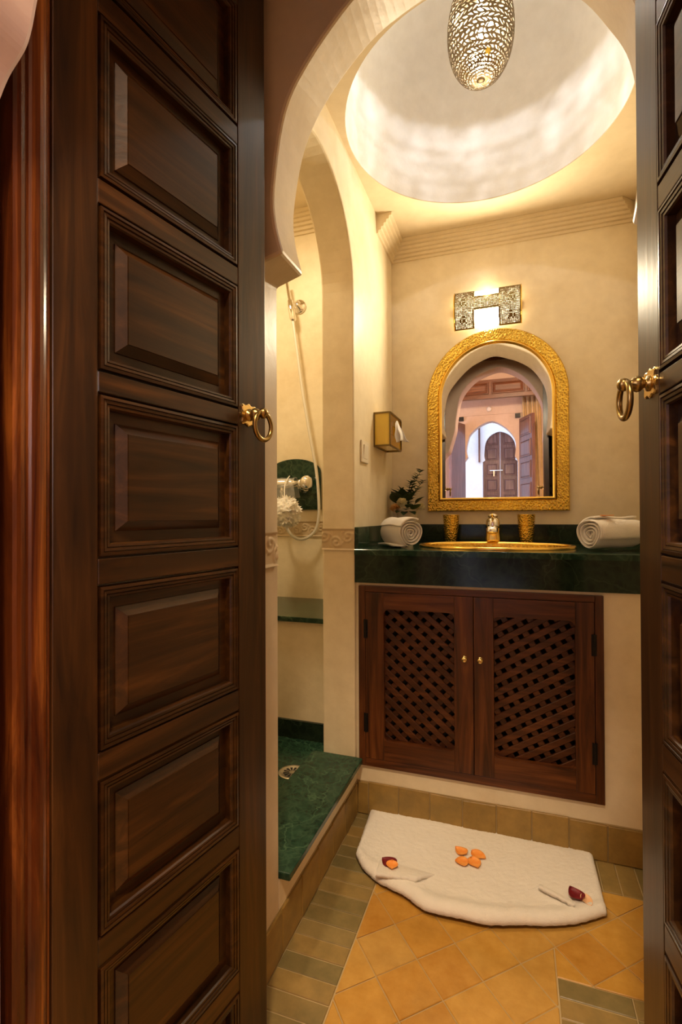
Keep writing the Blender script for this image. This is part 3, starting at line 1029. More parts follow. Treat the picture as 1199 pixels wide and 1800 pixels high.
# ------------------------------------------------------------------ rolled towels
def towel_roll(name, end, axis, L, Rr, label, turns=3.6, start=0.0, hand=1):
    """spiral roll whose visible end is at `end`, running along `axis` away from it"""
    t = thing(name, (end[0] + axis[0] * L / 2, end[1] + axis[1] * L / 2, ZT + 0.001), label, 'towel', 'rolled white towels on the counter')
    ax = Vector(axis).normalized()
    up = Vector((0, 0, 1)); sd = ax.cross(up).normalized()
    c = Vector((end[0], end[1], ZT + 0.001 + Rr))
    N = 150
    out, inn = [], []
    for i in range(N + 1):
        f = i / N
        th = start + hand * f * turns * 2 * pi
        r = 0.006 + (Rr - 0.006) * f
        thick = (Rr - 0.006) / turns * 0.84
        w_ = 1 + 0.02 * sin(3 * th)
        out.append((th, r * w_)); inn.append((th, max(r * w_ - thick, 0.001)))
    sec = out + inn[::-1]
    loops = []
    M = 14
    for k in range(M + 1):
        f = k / M
        e = 0.0
        if k == 0: e = 0.0035
        if k == M: e = 0.0035
        loop = []
        for idx, (th, r) in enumerate(sec):
            inner = idx > N
            rr = r + (e if inner else -e) * 0.9
            fr = min(1, (idx if not inner else len(sec) - idx) / N)
            tele = 0.010 * (1 - fr) ** 1.5 * (1 if k == 0 else 0)         # centre pushed in a little
            wob = 0.0010 * sin(9 * f + 3 * th)
            p = c + ax * (f * L + tele + (0.0015 * sin(2.3 * th) if k in (0, M) else 0)) + (sd * cos(th) + up * sin(th)) * (rr + wob)
            loop.append(p)
        loops.append(loop)
    n = len(loops[0])
    V = [p for l in loops for p in l]; F = []
    for k in range(M):
        for i in range(n):
            j = (i + 1) % n
            F.append((k * n + i, k * n + j, (k + 1) * n + j, (k + 1) * n + i))
    for k in (0, M):
        for i in range(N):
            F.append((k * n + i, k * n + i + 1, k * n + n - 2 - i, k * n + n - 1 - i))
    mk('roll', V, F, 'terry_white', t, smooth=True)
    return t, c, ax, sd, up


axL = Vector((-0.62, 0.785, 0)).normalized()
tl, c, ax, sd, up = towel_roll('rolled_towel', (-0.3365, 1.7060), (axL.x, axL.y, 0), 0.168, 0.0505,
                               'rolled white towel at left in front of the flower pot', 4.6, 0.6, 1)
# loose selvedges of the left towel
def flap(parent, c, ax, sd, up, pts, L0, L1, thick=0.006, name='loose_edge'):
    pts = smooth_curve([(a, b, 0) for a, b in pts], 5)
    V, F = [], []
    m_ = 14
    for i in range(m_ + 1):
        f = i / m_
        for p in pts:
            V.append(c + ax * (L0 + (L1 - L0) * f) + sd * p.x + up * (p.y + 0.002 * sin(7 * f + p.x * 40)))
    k = len(pts)
    F = [(i * k + j, (i + 1) * k + j, (i + 1) * k + j + 1, i * k + j + 1) for i in range(m_) for j in range(k - 1)]
    mk(name, V, F, 'terry_white', parent, smooth=True, solid=thick)
Rr = 0.0505
flap(tl, c, ax, sd, up, [(Rr * cos(a) * 1.08, Rr * sin(a) * 1.08) for a in (R(150), R(125), R(100), R(80), R(62))], -0.002, 0.168)
flap(tl, c, ax, sd, up, [(-0.020, -Rr + 0.0055), (-0.042, -Rr + 0.0062), (-0.062, -Rr + 0.0075)], 0.004, 0.155)
axR = Vector((0.74, 0.67, 0)).normalized()
tr, c2, ax2, sd2, up2 = towel_roll('rolled_towel', (0.2120, 1.6920), (axR.x, axR.y, 0), 0.200, 0.0515,
                                   'rolled white towel at right with an orange petal on top', 4.4, 2.2, -1)
flap(tr, c2, ax2, sd2, up2, [(0.0515 * cos(a) * 1.07, 0.0515 * sin(a) * 1.07) for a in (R(140), R(118), R(95), R(75))], 0.012, 0.195)


# ------------------------------------------------------------------ petals
def petal(c, ang, ln, wd, mat, label, group, tilt=0.0, curl=0.004, pitch=0.0, order=0):
    c = Vector(c)
    d = Vector((cos(ang), sin(ang), 0)); s_ = Vector((-sin(ang), cos(ang), 0)); u_ = Vector((0, 0, 1))
    V = []; F = []
    nu, nv = 10, 8
    for i in range(nu + 1):
        a = i / nu
        wdt = wd * (sin(pi * (a ** 0.75)) ** 0.75 if 0 < a < 1 else 0.0) * 0.5 + 0.0006
        for j in range(nv + 1):
            b = j / nv * 2 - 1
            z = curl * (b * b) + curl * 1.4 * (a - 0.5) ** 2 * 2 + tilt * (a - 0.5) * ln
            V.append(c + d * ((a - 0.5) * ln) + s_ * (b * wdt) + u_ * z)
    F = [(i * (nv + 1) + j, (i + 1) * (nv + 1) + j, (i + 1) * (nv + 1) + j + 1, i * (nv + 1) + j + 1) for i in range(nu) for j in range(nv)]
    return mk('rose_petal', V, F, mat, smooth=True, solid=0.0008, label=label, cat='petal', group=group)


G = 'rose petals on the bath mat'
zp = 0.0215
petal((-0.1545, 1.4880, zp), R(150), 0.040, 0.036, 'petal_orange', 'orange rose petal at upper left of the four in the mat centre', G)
petal((-0.1050, 1.4870, zp), R(-28), 0.046, 0.036, 'petal_orange', 'orange rose petal at upper right of the four in the mat centre', G)
petal((-0.1480, 1.4440, zp), R(200), 0.038, 0.038, 'petal_orange', 'orange rose petal at lower left of the four in the mat centre', G)
petal((-0.1130, 1.4500, zp), R(-60), 0.044, 0.038, 'petal_orange', 'orange rose petal at lower right of the four in the mat centre', G)
petal((-0.3390, 1.3640, 0.0300), R(160), 0.046, 0.044, 'petal_red', 'dark red rose petal on the folded left corner of the mat', G, curl=0.003)
petal((-0.3260, 1.3470, 0.0345), R(-80), 0.034, 0.032, 'petal_orange', 'orange rose petal overlapping the red one on the left corner', G)
petal((0.1410, 1.4080, 0.0250), R(125), 0.044, 0.040, 'petal_red', 'dark red rose petal on the right corner of the mat', G, curl=0.006)
petal((0.1660, 1.3990, 0.0230), R(-70), 0.042, 0.026, 'petal_pale', 'pale orange rose petal beside the red one at right', G)
petal((0.2680, 1.7180, ZT + 0.1085), R(10), 0.040, 0.026, 'petal_orange', 'orange rose petal lying on the right rolled towel', 'rose petal on the towel', curl=0.002)

# ------------------------------------------------------------------ bath mat
bk = smooth_curve([(-0.4640, 1.6700, 0), (-0.3300, 1.6740, 0), (-0.1560, 1.6720, 0), (-0.0560, 1.6540, 0), (0.0250, 1.6780, 0), (0.1180, 1.6860, 0), (0.2010, 1.6830, 0)], 8)
fr_ = smooth_curve([(-0.4400, 1.3940, 0), (-0.4120, 1.3560, 0), (-0.3830, 1.3310, 0), (-0.3400, 1.3070, 0), (-0.2750, 1.2860, 0), (-0.2150, 1.2560, 0), (-0.1290, 1.2570, 0), (-0.0650, 1.2620, 0),
                    (0.0180, 1.2900, 0), (0.1220, 1.3310, 0), (0.2050, 1.3890, 0)], 6)


def at(curve, u):
    f = u * (len(curve) - 1); i = min(int(f), len(curve) - 2)
    return curve[i].lerp(curve[i + 1], f - i)


def mat_pt(u, v):
    p = at(fr_, u).lerp(at(bk, u), v)
    d = min(u, 1 - u) * 0.66; e = min(v, 1 - v) * 0.36
    edge = min(1, min(d, e) / 0.012)
    z = 0.003 + 0.010 * math.sqrt(max(0, 1 - (1 - edge) ** 2))
    z += 0.003 * (noise.noise(Vector((p.x * 9, p.y * 9, 2.0))) + 0.5)
    # hem rolled over at the back and lifted near the front
    z += 0.007 * math.exp(-((v - 0.965 + 0.10 * max(0, u - 0.35)) / 0.035) ** 2) * (0.4 + 0.6 * min(1, max(0, (u - 0.2) * 3)))
    z += 0.012 * math.exp(-((v - 0.05) / 0.06) ** 2) * (0.4 + 0.6 * math.exp(-((u - 0.62) / 0.3) ** 2))
    z += 0.0014 * noise.noise(Vector((p.x * 190, p.y * 190, 0.3))) + 0.0010 * noise.noise(Vector((p.x * 60, p.y * 60, 5)))
    return (p.x + 0.0012 * noise.noise(Vector((p.x * 90, p.y * 90, 8))), p.y + 0.0015 * noise.noise(Vector((p.x * 80, p.y * 80, 4))), z)


V, F = grid(mat_pt, 190, 110)
bm_ = thing('bath_mat', (-0.12, 1.48, 0), 'white terry towel spread as a bath mat on yellow floor tiles', 'bath mat')
mk('cloth', V, F, 'terry_white', bm_, smooth=True, solid=0.006)


def fold(name, P, h_in, h_out, thick=0.006):
    """turned-over layer: a-b lies on the mat, d-c is its free, raised edge"""
    a, b, c_, d_ = [Vector((p[0], p[1], 0)) for p in P]

    def f(u, v):
        p = a.lerp(b, u).lerp(d_.lerp(c_, u), v)
        k = 1 - (1 - v) ** 2
        return p + Vector((0, 0, h_in + (h_out - h_in) * k + 0.0012 * noise.noise(Vector((p.x * 150, p.y * 150, 1)))))
    V, F = grid(f, 40, 24)
    mk(name, V, F, 'terry_white', bm_, smooth=True, solid=thick)


fold('folded_corner', [(-0.3700, 1.4050), (-0.2050, 1.3850), (-0.2560, 1.3190), (-0.3600, 1.3030)], 0.013, 0.0360, 0.010)
fold('folded_corner', [(0.0560, 1.4300), (0.1300, 1.4000), (0.1330, 1.3600), (0.0520, 1.4000)], 0.0150, 0.0350, 0.009)

# ------------------------------------------------------------------ mirror
MX, MZ0, MR, MZC = -0.0745, 1.0180, 0.2795, 1.4930
IR, IZ0 = 0.2175, 1.0745
mi = thing('wall_mirror', (MX, YB, MZ0), 'arched mirror in a hammered gold frame on the plaster wall', 'mirror')


def arch_loop(r, z0, zc, y, n=48):
    pts = [(MX - r, y, z0), (MX + r, y, z0)]
    pts += [(MX + r * cos(pi * k / n), y, zc + r * sin(pi * k / n)) for k in range(n + 1)]
    return pts


d_ = lambda r, z0, y: arch_loop(r, z0, MZC, y)
MB().loft([d_(MR, MZ0, YB), d_(MR, MZ0, YB - 0.018), d_(MR - 0.004, MZ0 + 0.004, YB - 0.023), d_(MR - 0.046, MZ0 + 0.042, YB - 0.023),
           d_(MR - 0.049, MZ0 + 0.045, YB - 0.0205)], False, False).build('frame', 'hammered_gold', mi)
MB().loft([d_(MR - 0.049, MZ0 + 0.045, YB - 0.0205), d_(MR - 0.0505, MZ0 + 0.0465, YB - 0.027), d_(MR - 0.055, MZ0 + 0.051, YB - 0.0285), d_(MR - 0.059, MZ0 + 0.054, YB - 0.026),
           d_(IR, IZ0, YB - 0.016)], False, False).build('inner_bead', 'gold_smooth', mi, smooth=True)
MB().loft([d_(IR + 0.001, IZ0 - 0.001, YB - 0.012), d_(IR + 0.001, IZ0 - 0.001, YB - 0.016)]).build('glass', 'mirror_glass', mi)


# ------------------------------------------------------------------ pierced metal
def pierced(fn, nu, nv, wrap, inset_lo, inset_hi, jit, skip=None, thick=0.0012, seed=3):
    """staggered lattice over (u, v) in [0,1]^2; every cell becomes a hole inside a rim of metal"""
    rnd = random.Random(seed)
    jt = {}

    def jv(i, j):
        k = (i % nu if wrap else i, j)
        if k not in jt:
            edge = (j in (0, nv)) or (not wrap and i in (0, nu))
            jt[k] = (0, 0) if edge else (rnd.uniform(-jit, jit), rnd.uniform(-jit, jit))
        return jt[k]

    def P(i, j):
        a, b = jv(i, j)
        return Vector(fn((i + a) / nu, (j + b) / nv))
    V = []; F = []
    for i in range(nu):
        for j in range(nv):
            q = [P(i, j), P(i + 1, j), P(i + 1, j + 1), P(i, j + 1)]
            c = sum(q, Vector()) / 4
            if skip:
                s_ = skip((i + 0.5) / nu, (j + 0.5) / nv)
                if s_ == 'void': continue
                if s_ == 'solid':
                    n0 = len(V); V += q; F.append((n0, n0 + 1, n0 + 2, n0 + 3)); continue
            mids = [(q[k] + q[(k + 1) % 4]) / 2 for k in range(4)]
            style = rnd.random()
            outer = [q[0], mids[0], q[1], mids[1], q[2], mids[2], q[3], mids[3]]
            k1 = rnd.uniform(inset_lo, inset_hi)
            k2 = k1 * (0.62 if style < 0.5 else 1.15)
            if style > 0.75: k1, k2 = k2, k1
            inner = [c + (p - c) * (k2 if m2 % 2 == 0 else k1) for m2, p in enumerate(outer)]
            n0 = len(V)
            V += outer + inner
            for k in range(8):
                F.append((n0 + k, n0 + (k + 1) % 8, n0 + 8 + (k + 1) % 8, n0 + 8 + k))
    bm = bmesh.new()
    vs_ = [bm.verts.new(v) for v in V]
    for f in F:
        try: bm.faces.new([vs_[i] for i in f])
        except ValueError: pass
    bmesh.ops.remove_doubles(bm, verts=bm.verts, dist=1e-5)
    me = bpy.data.meshes.new('tmp'); bm.to_mesh(me); bm.free()
    V = [v.co.copy() for v in me.vertices]; F = [tuple(p.vertices) for p in me.polygons]
    bpy.data.meshes.remove(me)
    return V, F


def star(c, n_, ax1, ax2, r, k, h):
    c = Vector(c); a = Vector(ax1); b = Vector(ax2); nn = Vector(n_)
    pts = []
    for i in range(2 * k):
        rr = r if i % 2 == 0 else r * 0.5
        th = pi * i / k
        pts.append(c + a * (rr * cos(th)) + b * (rr * sin(th)))
    return pts


# ------------------------------------------------------------------ wall lamp over the mirror
SX0, SX1, SZ0, SZ1 = -0.2360, 0.0300, 1.7830, 1.9420
lamp = thing('wall_lamp', (-0.103, YB, SZ0), 'pierced brass wall lamp with two lit glass windows above the mirror', 'lamp')


def shade_pt(u, v, off=0.0):
    th = (v - 0.5) * R(110)
    rad = (SZ1 - SZ0) / 2 / sin(R(55))
    y = YB - 0.014 - (rad * (cos(th) - cos(R(55)))) * 0.9 - off
    return (SX0 + u * (SX1 - SX0), y, (SZ0 + SZ1) / 2 + rad * sin(th))


U1, U2 = 0.312, 0.683
V1, V2 = 0.42, 0.735
wf = 0.022


def lamp_skip(u, v):
    in_u = U1 < u < U2
    if in_u and (v < V1 or v > V2): return 'void'
    if u < 0.02 or u > 0.98 or v < 0.03 or v > 0.97: return 'solid'
    if (U1 - wf < u <= U1 or U2 <= u < U2 + wf) and (v < V1 or v > V2): return 'solid'
    if in_u and (V1 <= v < V1 + 0.035 or V2 - 0.035 < v <= V2): return 'solid'
    for (cu, cv) in ((0.15, 0.62), (0.15, 0.22), (0.85, 0.62), (0.85, 0.22)):
        r = math.hypot((u - cu) * 1.66, v - cv)
        if r < 0.035 or 0.075 < r < 0.092: return 'solid'
    return None


V, F = pierced(lambda u, v: shade_pt(u, v), 46, 28, False, 0.42, 0.74, 0.20, lamp_skip)
mk('shade', V, F, 'lamp_filigree', lamp, solid=0.0012)
gb = MB()
Vg, Fg = grid(lambda u, v: shade_pt(U1 + u * (U2 - U1), V2 + v * (0.985 - V2), -0.004), 6, 6)
mk('upper_pane', Vg, Fg, 'lit_frosted_glass', lamp)
Vg, Fg = grid(lambda u, v: shade_pt(U1 + u * (U2 - U1), 0.015 + v * (V1 - 0.015), -0.004), 6, 8)
mk('lower_pane', Vg, Fg, 'lit_frosted_glass_low', lamp)
Vg, Fg = grid(lambda u, v: shade_pt(0.02 + u * (U1 - 0.03), 0.02 + v * 0.96, -0.005), 6, 12)
mk('side_pane', Vg, Fg, 'lit_frosted_glass', lamp)
Vg, Fg = grid(lambda u, v: shade_pt(U2 + 0.01 + u * (0.97 - U2), 0.02 + v * 0.96, -0.005), 6, 12)
mk('side_pane', Vg, Fg, 'lit_frosted_glass', lamp)
Vg, Fg = grid(lambda u, v: shade_pt(U1 + u * (U2 - U1), V1 + v * (V2 - V1), -0.005), 6, 6)
mk('middle_pane', Vg, Fg, 'lit_frosted_glass', lamp)
for u in (0.0, 1.0):
    pts = [shade_pt(u, k / 16) for k in range(17)]
    MB().tube(pts, 0.0022, 8).build('edge_rod', 'gold_smooth', lamp, smooth=True)
    xx = pts[0][0]
    MB().box(xx - 0.0012, xx + 0.0012, YB - 0.020, YB, SZ0 + 0.06, SZ1 - 0.06).build('bracket', 'gold_smooth', lamp)

# ------------------------------------------------------------------ hanging lantern in the dome
lz0 = 2.300
lan = thing('pierced_lantern', (LX, LY, lz0), 'egg shaped pierced metal lantern hanging lit inside the dome', 'lantern')
prof = [(0.000, 0.012), (0.004, 0.034), (0.016, 0.055), (0.035, 0.071), (0.065, 0.0855), (0.100, 0.094), (0.135, 0.0975), (0.170, 0.0965), (0.205, 0.0915), (0.235, 0.084), (0.265, 0.073), (0.300, 0.055), (0.330, 0.036), (0.345, 0.022)]
pc = smooth_curve([(z, r, 0) for z, r in prof], 6)


def lp(v, lo=0.0, hi=1.0):
    p = at(pc, lo + v * (hi - lo))
    return max(p.x, 0), p.y


def lan_pt(u, v, lo, hi):
    z, r = lp(v, lo, hi)
    return (LX + r * cos(2 * pi * u), LY + r * sin(2 * pi * u), lz0 + z)


cut = 8.25 / 13
V, F = pierced(lambda u, v: lan_pt(u + 0.02 * sin(v * 60), v, 0.0, cut), 40, 23, True, 0.46, 0.72, 0.26)
mk('pierced_shell', V, F, 'filigree_brass', lan, solid=0.0008, smooth=False)
V, F = pierced(lambda u, v: lan_pt(u, v, cut, 1.0), 30, 10, True, 0.05, 0.10, 0.20)
mk('upper_shell', V, F, 'filigree_brass', lan)
MB().lathe((LX, LY, lz0 + 0.001), [(0.0005, -0.002), (0.008, -0.001), (0.0125, 0.001), (0.0125, 0.0025), (0.0005, 0.002)], 24).build('bottom_cap', 'filigree_brass', lan, smooth=True)
MB().tube([(LX, LY, lz0 + 0.34), (LX, LY, lz0 + 0.36), (LX, LY, ZC + 0.70)], [0.014, 0.005, 0.004], 10).build('hanging_rod', 'filigree_brass', lan, smooth=True)
MB().sphere((LX, LY, lz0 + 0.227), 0.010, 16, 10, (1, 1, 1.2)).build('bulb', 'bulb_glow', lan, smooth=True)
MB().tube([(LX, LY, lz0 + 0.240), (LX, LY, lz0 + 0.35)], 0.010, 12).build('lamp_holder', 'filigree_brass', lan, smooth=True)
# little amber star on the lower shell, facing the door
z_, r_ = 0.028, 0.0655
nrm = Vector((0.35 * 0.8, -0.94 * 0.8, -0.6)).normalized()
a_ = Vector((0.94, 0.35, 0)); b_ = nrm.cross(a_).normalized()
cst = Vector((LX + 0.35 * r_, LY - 0.94 * r_, lz0 + z_)) + nrm * 0.004
st = star(cst, nrm, a_, b_, 0.011, 6, 0.001)
MB().loft([st, [p + nrm * 0.001 for p in st]]).build('amber_star', 'amber_glass', lan)

# ------------------------------------------------------------------ tissue box on the left wall
tb = thing('tissue_box', (-0.48, 1.945, 1.268), 'brass edged amber glass tissue holder mounted on the left wall', 'tissue box')
bx0, bx1, by0, by1, bz0, bz1 = XL, -0.448, 1.852, 2.045, 1.270, 1.396
boxo('front_pane', bx0 + 0.003, bx1 - 0.002, by0 + 0.001, by0 + 0.003, bz0 + 0.002, bz1 - 0.002, 'amber_glass', tb)
boxo('end_pane', bx0 + 0.003, bx1 - 0.002, by1 - 0.003, by1 - 0.001, bz0 + 0.002, bz1 - 0.002, 'amber_glass', tb)
boxo('bottom_pane', bx0 + 0.003, bx1 - 0.002, by0 + 0.003, by1 - 0.003, bz0 + 0.001, bz0 + 0.003, 'amber_glass', tb)
boxo('top_pane', bx0 + 0.003, bx1 - 0.002, by0 + 0.003, by1 - 0.003, bz1 - 0.003, bz1 - 0.001, 'amber_glass', tb)
mb = MB()
oc = (1.905, 1.990, 1.315, 1.352)
xa, xb = bx1 - 0.003, bx1 - 0.001
mb.box(xa, xb, by0 + 0.002, by1 - 0.002, bz0 + 0.002, oc[2]).box(xa, xb, by0 + 0.002, by1 - 0.002, oc[3], bz1 - 0.002)
mb.box(xa, xb, by0 + 0.002, oc[0], oc[2], oc[3]).box(xa, xb, oc[1], by1 - 0.002, oc[2], oc[3])
mb.build('side_pane', 'clear_glass', tb)
eb = MB()
for yy in (by0, by1):
    for zz in (bz0, bz1):
        eb.box(bx0, bx1, yy - 0.003, yy + 0.003, zz - 0.003, zz + 0.003)
for xx in (bx0 + 0.002, bx1):
    for zz in (bz0, bz1):
        eb.box(xx - 0.003, xx + 0.003, by0 + 0.003, by1 - 0.003, zz - 0.0028, zz + 0.0028)
    for yy in (by0, by1):
        eb.box(xx - 0.0029, xx + 0.0029, yy - 0.0029, yy + 0.0029, bz0 + 0.003, bz1 - 0.003)
eb.build('brass_edging', 'dark_brass', tb)
boxo('back_plate', bx0 + 0.0005, bx0 + 0.002, by0 + 0.003, by1 - 0.003, bz0 + 0.003, bz1 - 0.003, 'gold_smooth', tb)
tis = thing('paper_tissue', (bx1 + 0.01, 1.950, 1.285), 'white paper tissue pulled out of the amber glass holder', 'tissue')
def tis_pt(u, v):
    yy = 1.925 + 0.030 * u + 0.013 * sin(u * 11) * v
    out = 0.004 + 0.052 * u * (0.15 + 0.85 * v) + 0.004 * sin(v * 8 + u * 5) * v
    zz = 1.364 - 0.074 * v + 0.014 * sin(pi * u) * (1 - 0.6 * v)
    return (bx1 + out, yy, zz)
V, F = grid(tis_pt, 22, 14)
mk('sheet', V, F, 'paper_white', tis, smooth=True, solid=0.0006)

# ------------------------------------------------------------------ switch
sw = thing('light_switch', (XL, 1.714, 1.192), 'cream light switch plate on the left wall below the tissue holder', 'switch')
boxo('plate', XL, XL + 0.007, 1.672, 1.757, 1.190, 1.268, 'switch_plastic', sw, bevel=0.002)
V, F = MB().loft([[(XL + 0.007, 1.690, 1.204), (XL + 0.007, 1.739, 1.204), (XL + 0.007, 1.739, 1.254), (XL + 0.007, 1.690, 1.254)],
                  [(XL + 0.008, 1.691, 1.205), (XL + 0.008, 1.738, 1.205), (XL + 0.012, 1.738, 1.253), (XL + 0.012, 1.691, 1.253)]]).__dict__.values()
mk('rocker', V, F, 'switch_rocker', sw, bevel=0.001)

# ------------------------------------------------------------------ flower pot
px_, py_ = -0.4330, 2.088
fl = thing('flower_arrangement', (px_, py_, ZT + 0.001), 'small white pot of roses and greenery in the counter corner', 'flowers')
MB().lathe((px_, py_, ZT + 0.001), [(0.0005, 0), (0.026, 0), (0.028, 0.004), (0.024, 0.012), (0.030, 0.05), (0.040, 0.10), (0.046, 0.138), (0.0475, 0.142), (0.044, 0.142), (0.038, 0.10), (0.0005, 0.095)], 40).build('pot', 'pot_white', fl, smooth=True)
rnd = random.Random(11)


def leaf_mesh(mbd, p, d, ln, wd, up_=Vector((0, 0, 1))):
    p = Vector(p); d = Vector(d).normalized()
    s_ = d.cross(up_)
    if s_.length < 1e-3: s_ = Vector((1, 0, 0))
    s_.normalize(); n_ = s_.cross(d)
    V = []; k = 6
    for i in range(k + 1):
        a = i / k
        wv = wd * sin(pi * a ** 0.8) * 0.5 + 0.0003
        b = p + d * (ln * a) - n_ * (0.25 * ln * a * a)
        V += [b - s_ * wv + n_ * 0.15 * wv, b, b + s_ * wv + n_ * 0.15 * wv]
    F = []
    for i in range(k):
        F += [(3 * i, 3 * i + 1, 3 * i + 4, 3 * i + 3), (3 * i + 1, 3 * i + 2, 3 * i + 5, 3 * i + 4)]
    mbd.add(V, F)


base = Vector((px_, py_, ZT + 0.135))
# sprigs of small leaves
for (tx, tz, ty) in ((0.062, 0.165, -0.01), (0.038, 0.145, 0.01), (0.015, 0.115, 0.0), (0.072, 0.120, -0.015), (-0.030, 0.085, 0.0), (0.055, 0.092, -0.02)):
    tip = base + Vector((tx, ty, tz))
    mid = base + Vector((tx * 0.35, ty * 0.5, tz * 0.55))
    pts = smooth_curve([base, mid, tip], 6)
    st_ = MB().tube(pts, 0.0012, 6).build('stem', 'stem_green', fl)
    for i in range(3, len(pts)):
        for sgn in (-1, 1):
            mbl = MB()
            d = (pts[i] - pts[i - 1]).normalized() * 0.5 + Vector((sgn * 0.8, rnd.uniform(-0.8, 0.4), rnd.uniform(-0.1, 0.5)))
            leaf_mesh(mbl, pts[i], d, rnd.uniform(0.019, 0.028), rnd.uniform(0.014, 0.019))
            mbl.build('leaf', 'leaf_dark' if rnd.random() < 0.7 else 'leaf_mid', st_, smooth=True)
# broad leaves
for (ox, oy, oz, dx, dy, dz, ln, wd, mt_) in ((-0.020, -0.012, 0.055, -0.5, -0.3, 0.7, 0.060, 0.040, 'leaf_dark'), (-0.034, 0.0, 0.040, -0.5, 0.1, 1.0, 0.058, 0.040, 'leaf_dark'),
                                              (0.030, -0.030, 0.000, 0.5, -0.5, 0.55, 0.060, 0.046, 'leaf_mid'), (0.005, -0.030, 0.005, 0.1, -0.7, 0.1, 0.045, 0.032, 'leaf_dark'),
                                              (-0.020, -0.034, -0.002, -0.2, -0.7, 0.0, 0.038, 0.030, 'leaf_dark'), (0.022, -0.034, -0.004, 0.5, -0.6, -0.1, 0.040, 0.030, 'leaf_dark'),
                                              (0.0, -0.02, 0.03, 0.1, -0.3, 0.8, 0.050, 0.034, 'leaf_dark'), (0.012, -0.024, 0.04, 0.4, -0.2, 0.8, 0.055, 0.036, 'leaf_dark'), (-0.012, -0.01, 0.06, -0.2, -0.1, 0.9, 0.050, 0.036, 'leaf_dark'),
                                              (0.012, -0.036, 0.01, 0.3, -0.6, 0.4, 0.050, 0.036, 'leaf_mid'), (0.040, -0.02, 0.03, 0.6, -0.2, 0.6, 0.050, 0.034, 'leaf_dark'), (0.0, -0.038, -0.004, 0.0, -0.8, -0.2, 0.036, 0.030, 'leaf_dark'), (0.03, -0.01, 0.02, 0.6, 0.1, 0.6, 0.050, 0.03, 'leaf_dark'), (-0.030, -0.02, 0.048, -0.25, -0.5, 0.55, 0.056, 0.048, 'leaf_dark'), (-0.046, -0.006, 0.030, -0.15, -0.45, 0.75, 0.056, 0.046, 'leaf_dark'), (-0.018, -0.02, 0.050, 0.15, -0.4, 0.8, 0.052, 0.044, 'leaf_dark')):
    mbl = MB()
    leaf_mesh(mbl, base + Vector((ox, oy, oz)), Vector((dx, dy, dz)), ln, wd)
    mbl.build('leaf', mt_, fl, smooth=True)


def rose(c, r, mat, label):
    c = Vector(c)
    view = (Vector((0, 0, 1.0)) - c).normalized()
    ax_ = (view * 0.7 + Vector((0, 0, 0.7))).normalized()
    a = ax_.orthogonal().normalized(); b = ax_.cross(a)
    mbr = MB()
    for lay, (rr, hh, k) in enumerate(((0.30, 0.55, 3), (0.6, 0.40, 4), (0.85, 0.15, 5), (1.0, -0.15, 6))):
        for i in range(k):
            th0 = 2 * pi * i / k + lay * 0.7
            V = []
            for iu in range(5):
                for iv in range(4):
                    th = th0 + (iu / 4 - 0.5) * 2 * pi / k * 1.35
                    f = iv / 3
                    rad = r * rr * (0.35 + 0.65 * f ** 0.7) * (1 + 0.10 * sin(iu * 2.2 + i))
                    h = r * (hh - 0.6 * (1 - f) + 0.10 * sin(iu * 1.7 + lay))
                    V.append(c + (a * cos(th) + b * sin(th)) * rad + ax_ * h)
            F = [(iu * 4 + iv, (iu + 1) * 4 + iv, (iu + 1) * 4 + iv + 1, iu * 4 + iv + 1) for iu in range(4) for iv in range(3)]
            mbr.add(V, F)
    o = mbr.build('rose', mat, fl, smooth=True)
    o['label'] = label


rose(base + Vector((-0.012, -0.040, 0.036)), 0.0230, 'rose_cream', 'cream rose')
rose(base + Vector((-0.042, -0.036, 0.012)), 0.0225, 'rose_peach', 'peach rose')
rose(base + Vector((0.062, -0.016, 0.016)), 0.0200, 'rose_cream', 'cream rose')

# ------------------------------------------------------------------ shower fittings
sh = thing('shower_set', (-0.95, YB, 1.0), 'chrome shower tap and rail joined by a long pale hose on the shower wall', 'shower')
yr = YB - 0.050
MB().tube([(-1.005, yr, 2.105), (-0.985, yr, 1.985), (-0.977, yr, 1.945)], 0.0075, 12).build('handset_pipe', 'chrome', sh, smooth=True)
MB().lathe((-0.960, YB, 1.995), [(0.034, 0.0), (0.034, 0.006), (0.028, 0.012), (0.012, 0.016), (0.011, 0.034), (0.0005, 0.036)], 28, (0, -1, 0)).build('wall_rose', 'chrome', sh, smooth=True)
MB().lathe((-0.976, yr + 0.002, 1.935), [(0.010, -0.025), (0.0155, -0.015), (0.0165, 0.030), (0.013, 0.075), (0.009, 0.080)], 20, (-0.16, 0, 1)).build('holder', 'chrome', sh, smooth=True)
hose = smooth_curve([(-0.976, yr, 1.935), (-0.955, yr, 1.79), (-0.925, yr, 1.58), (-0.890, yr, 1.38), (-0.862, yr + 0.005, 1.22), (-0.851, yr + 0.008, 1.10), (-0.850, yr + 0.008, 1.00), (-0.866, yr + 0.006, 0.935),
                     (-0.905, yr, 0.900), (-0.950, yr - 0.004, 0.895), (-0.990, yr - 0.010, 0.925), (-1.012, yr - 0.018, 0.985), (-1.020, yr - 0.022, 1.075), (-1.022, yr - 0.025, 1.112)], 8)
MB().tube(hose, 0.0070, 12).build('hose', 'hose_white', sh, smooth=True)
tp_ = sh
ym = YB - 0.062
zt = 1.150
MB().lathe((-1.20, ym, zt), [(0.019, 0.0), (0.021, 0.02), (0.021, 0.215), (0.017, 0.222), (0.017, 0.258), (0.021, 0.264), (0.022, 0.272), (0.018, 0.276)], 24, (1, 0, 0)).build('tap_body', 'chrome', tp_, smooth=True)
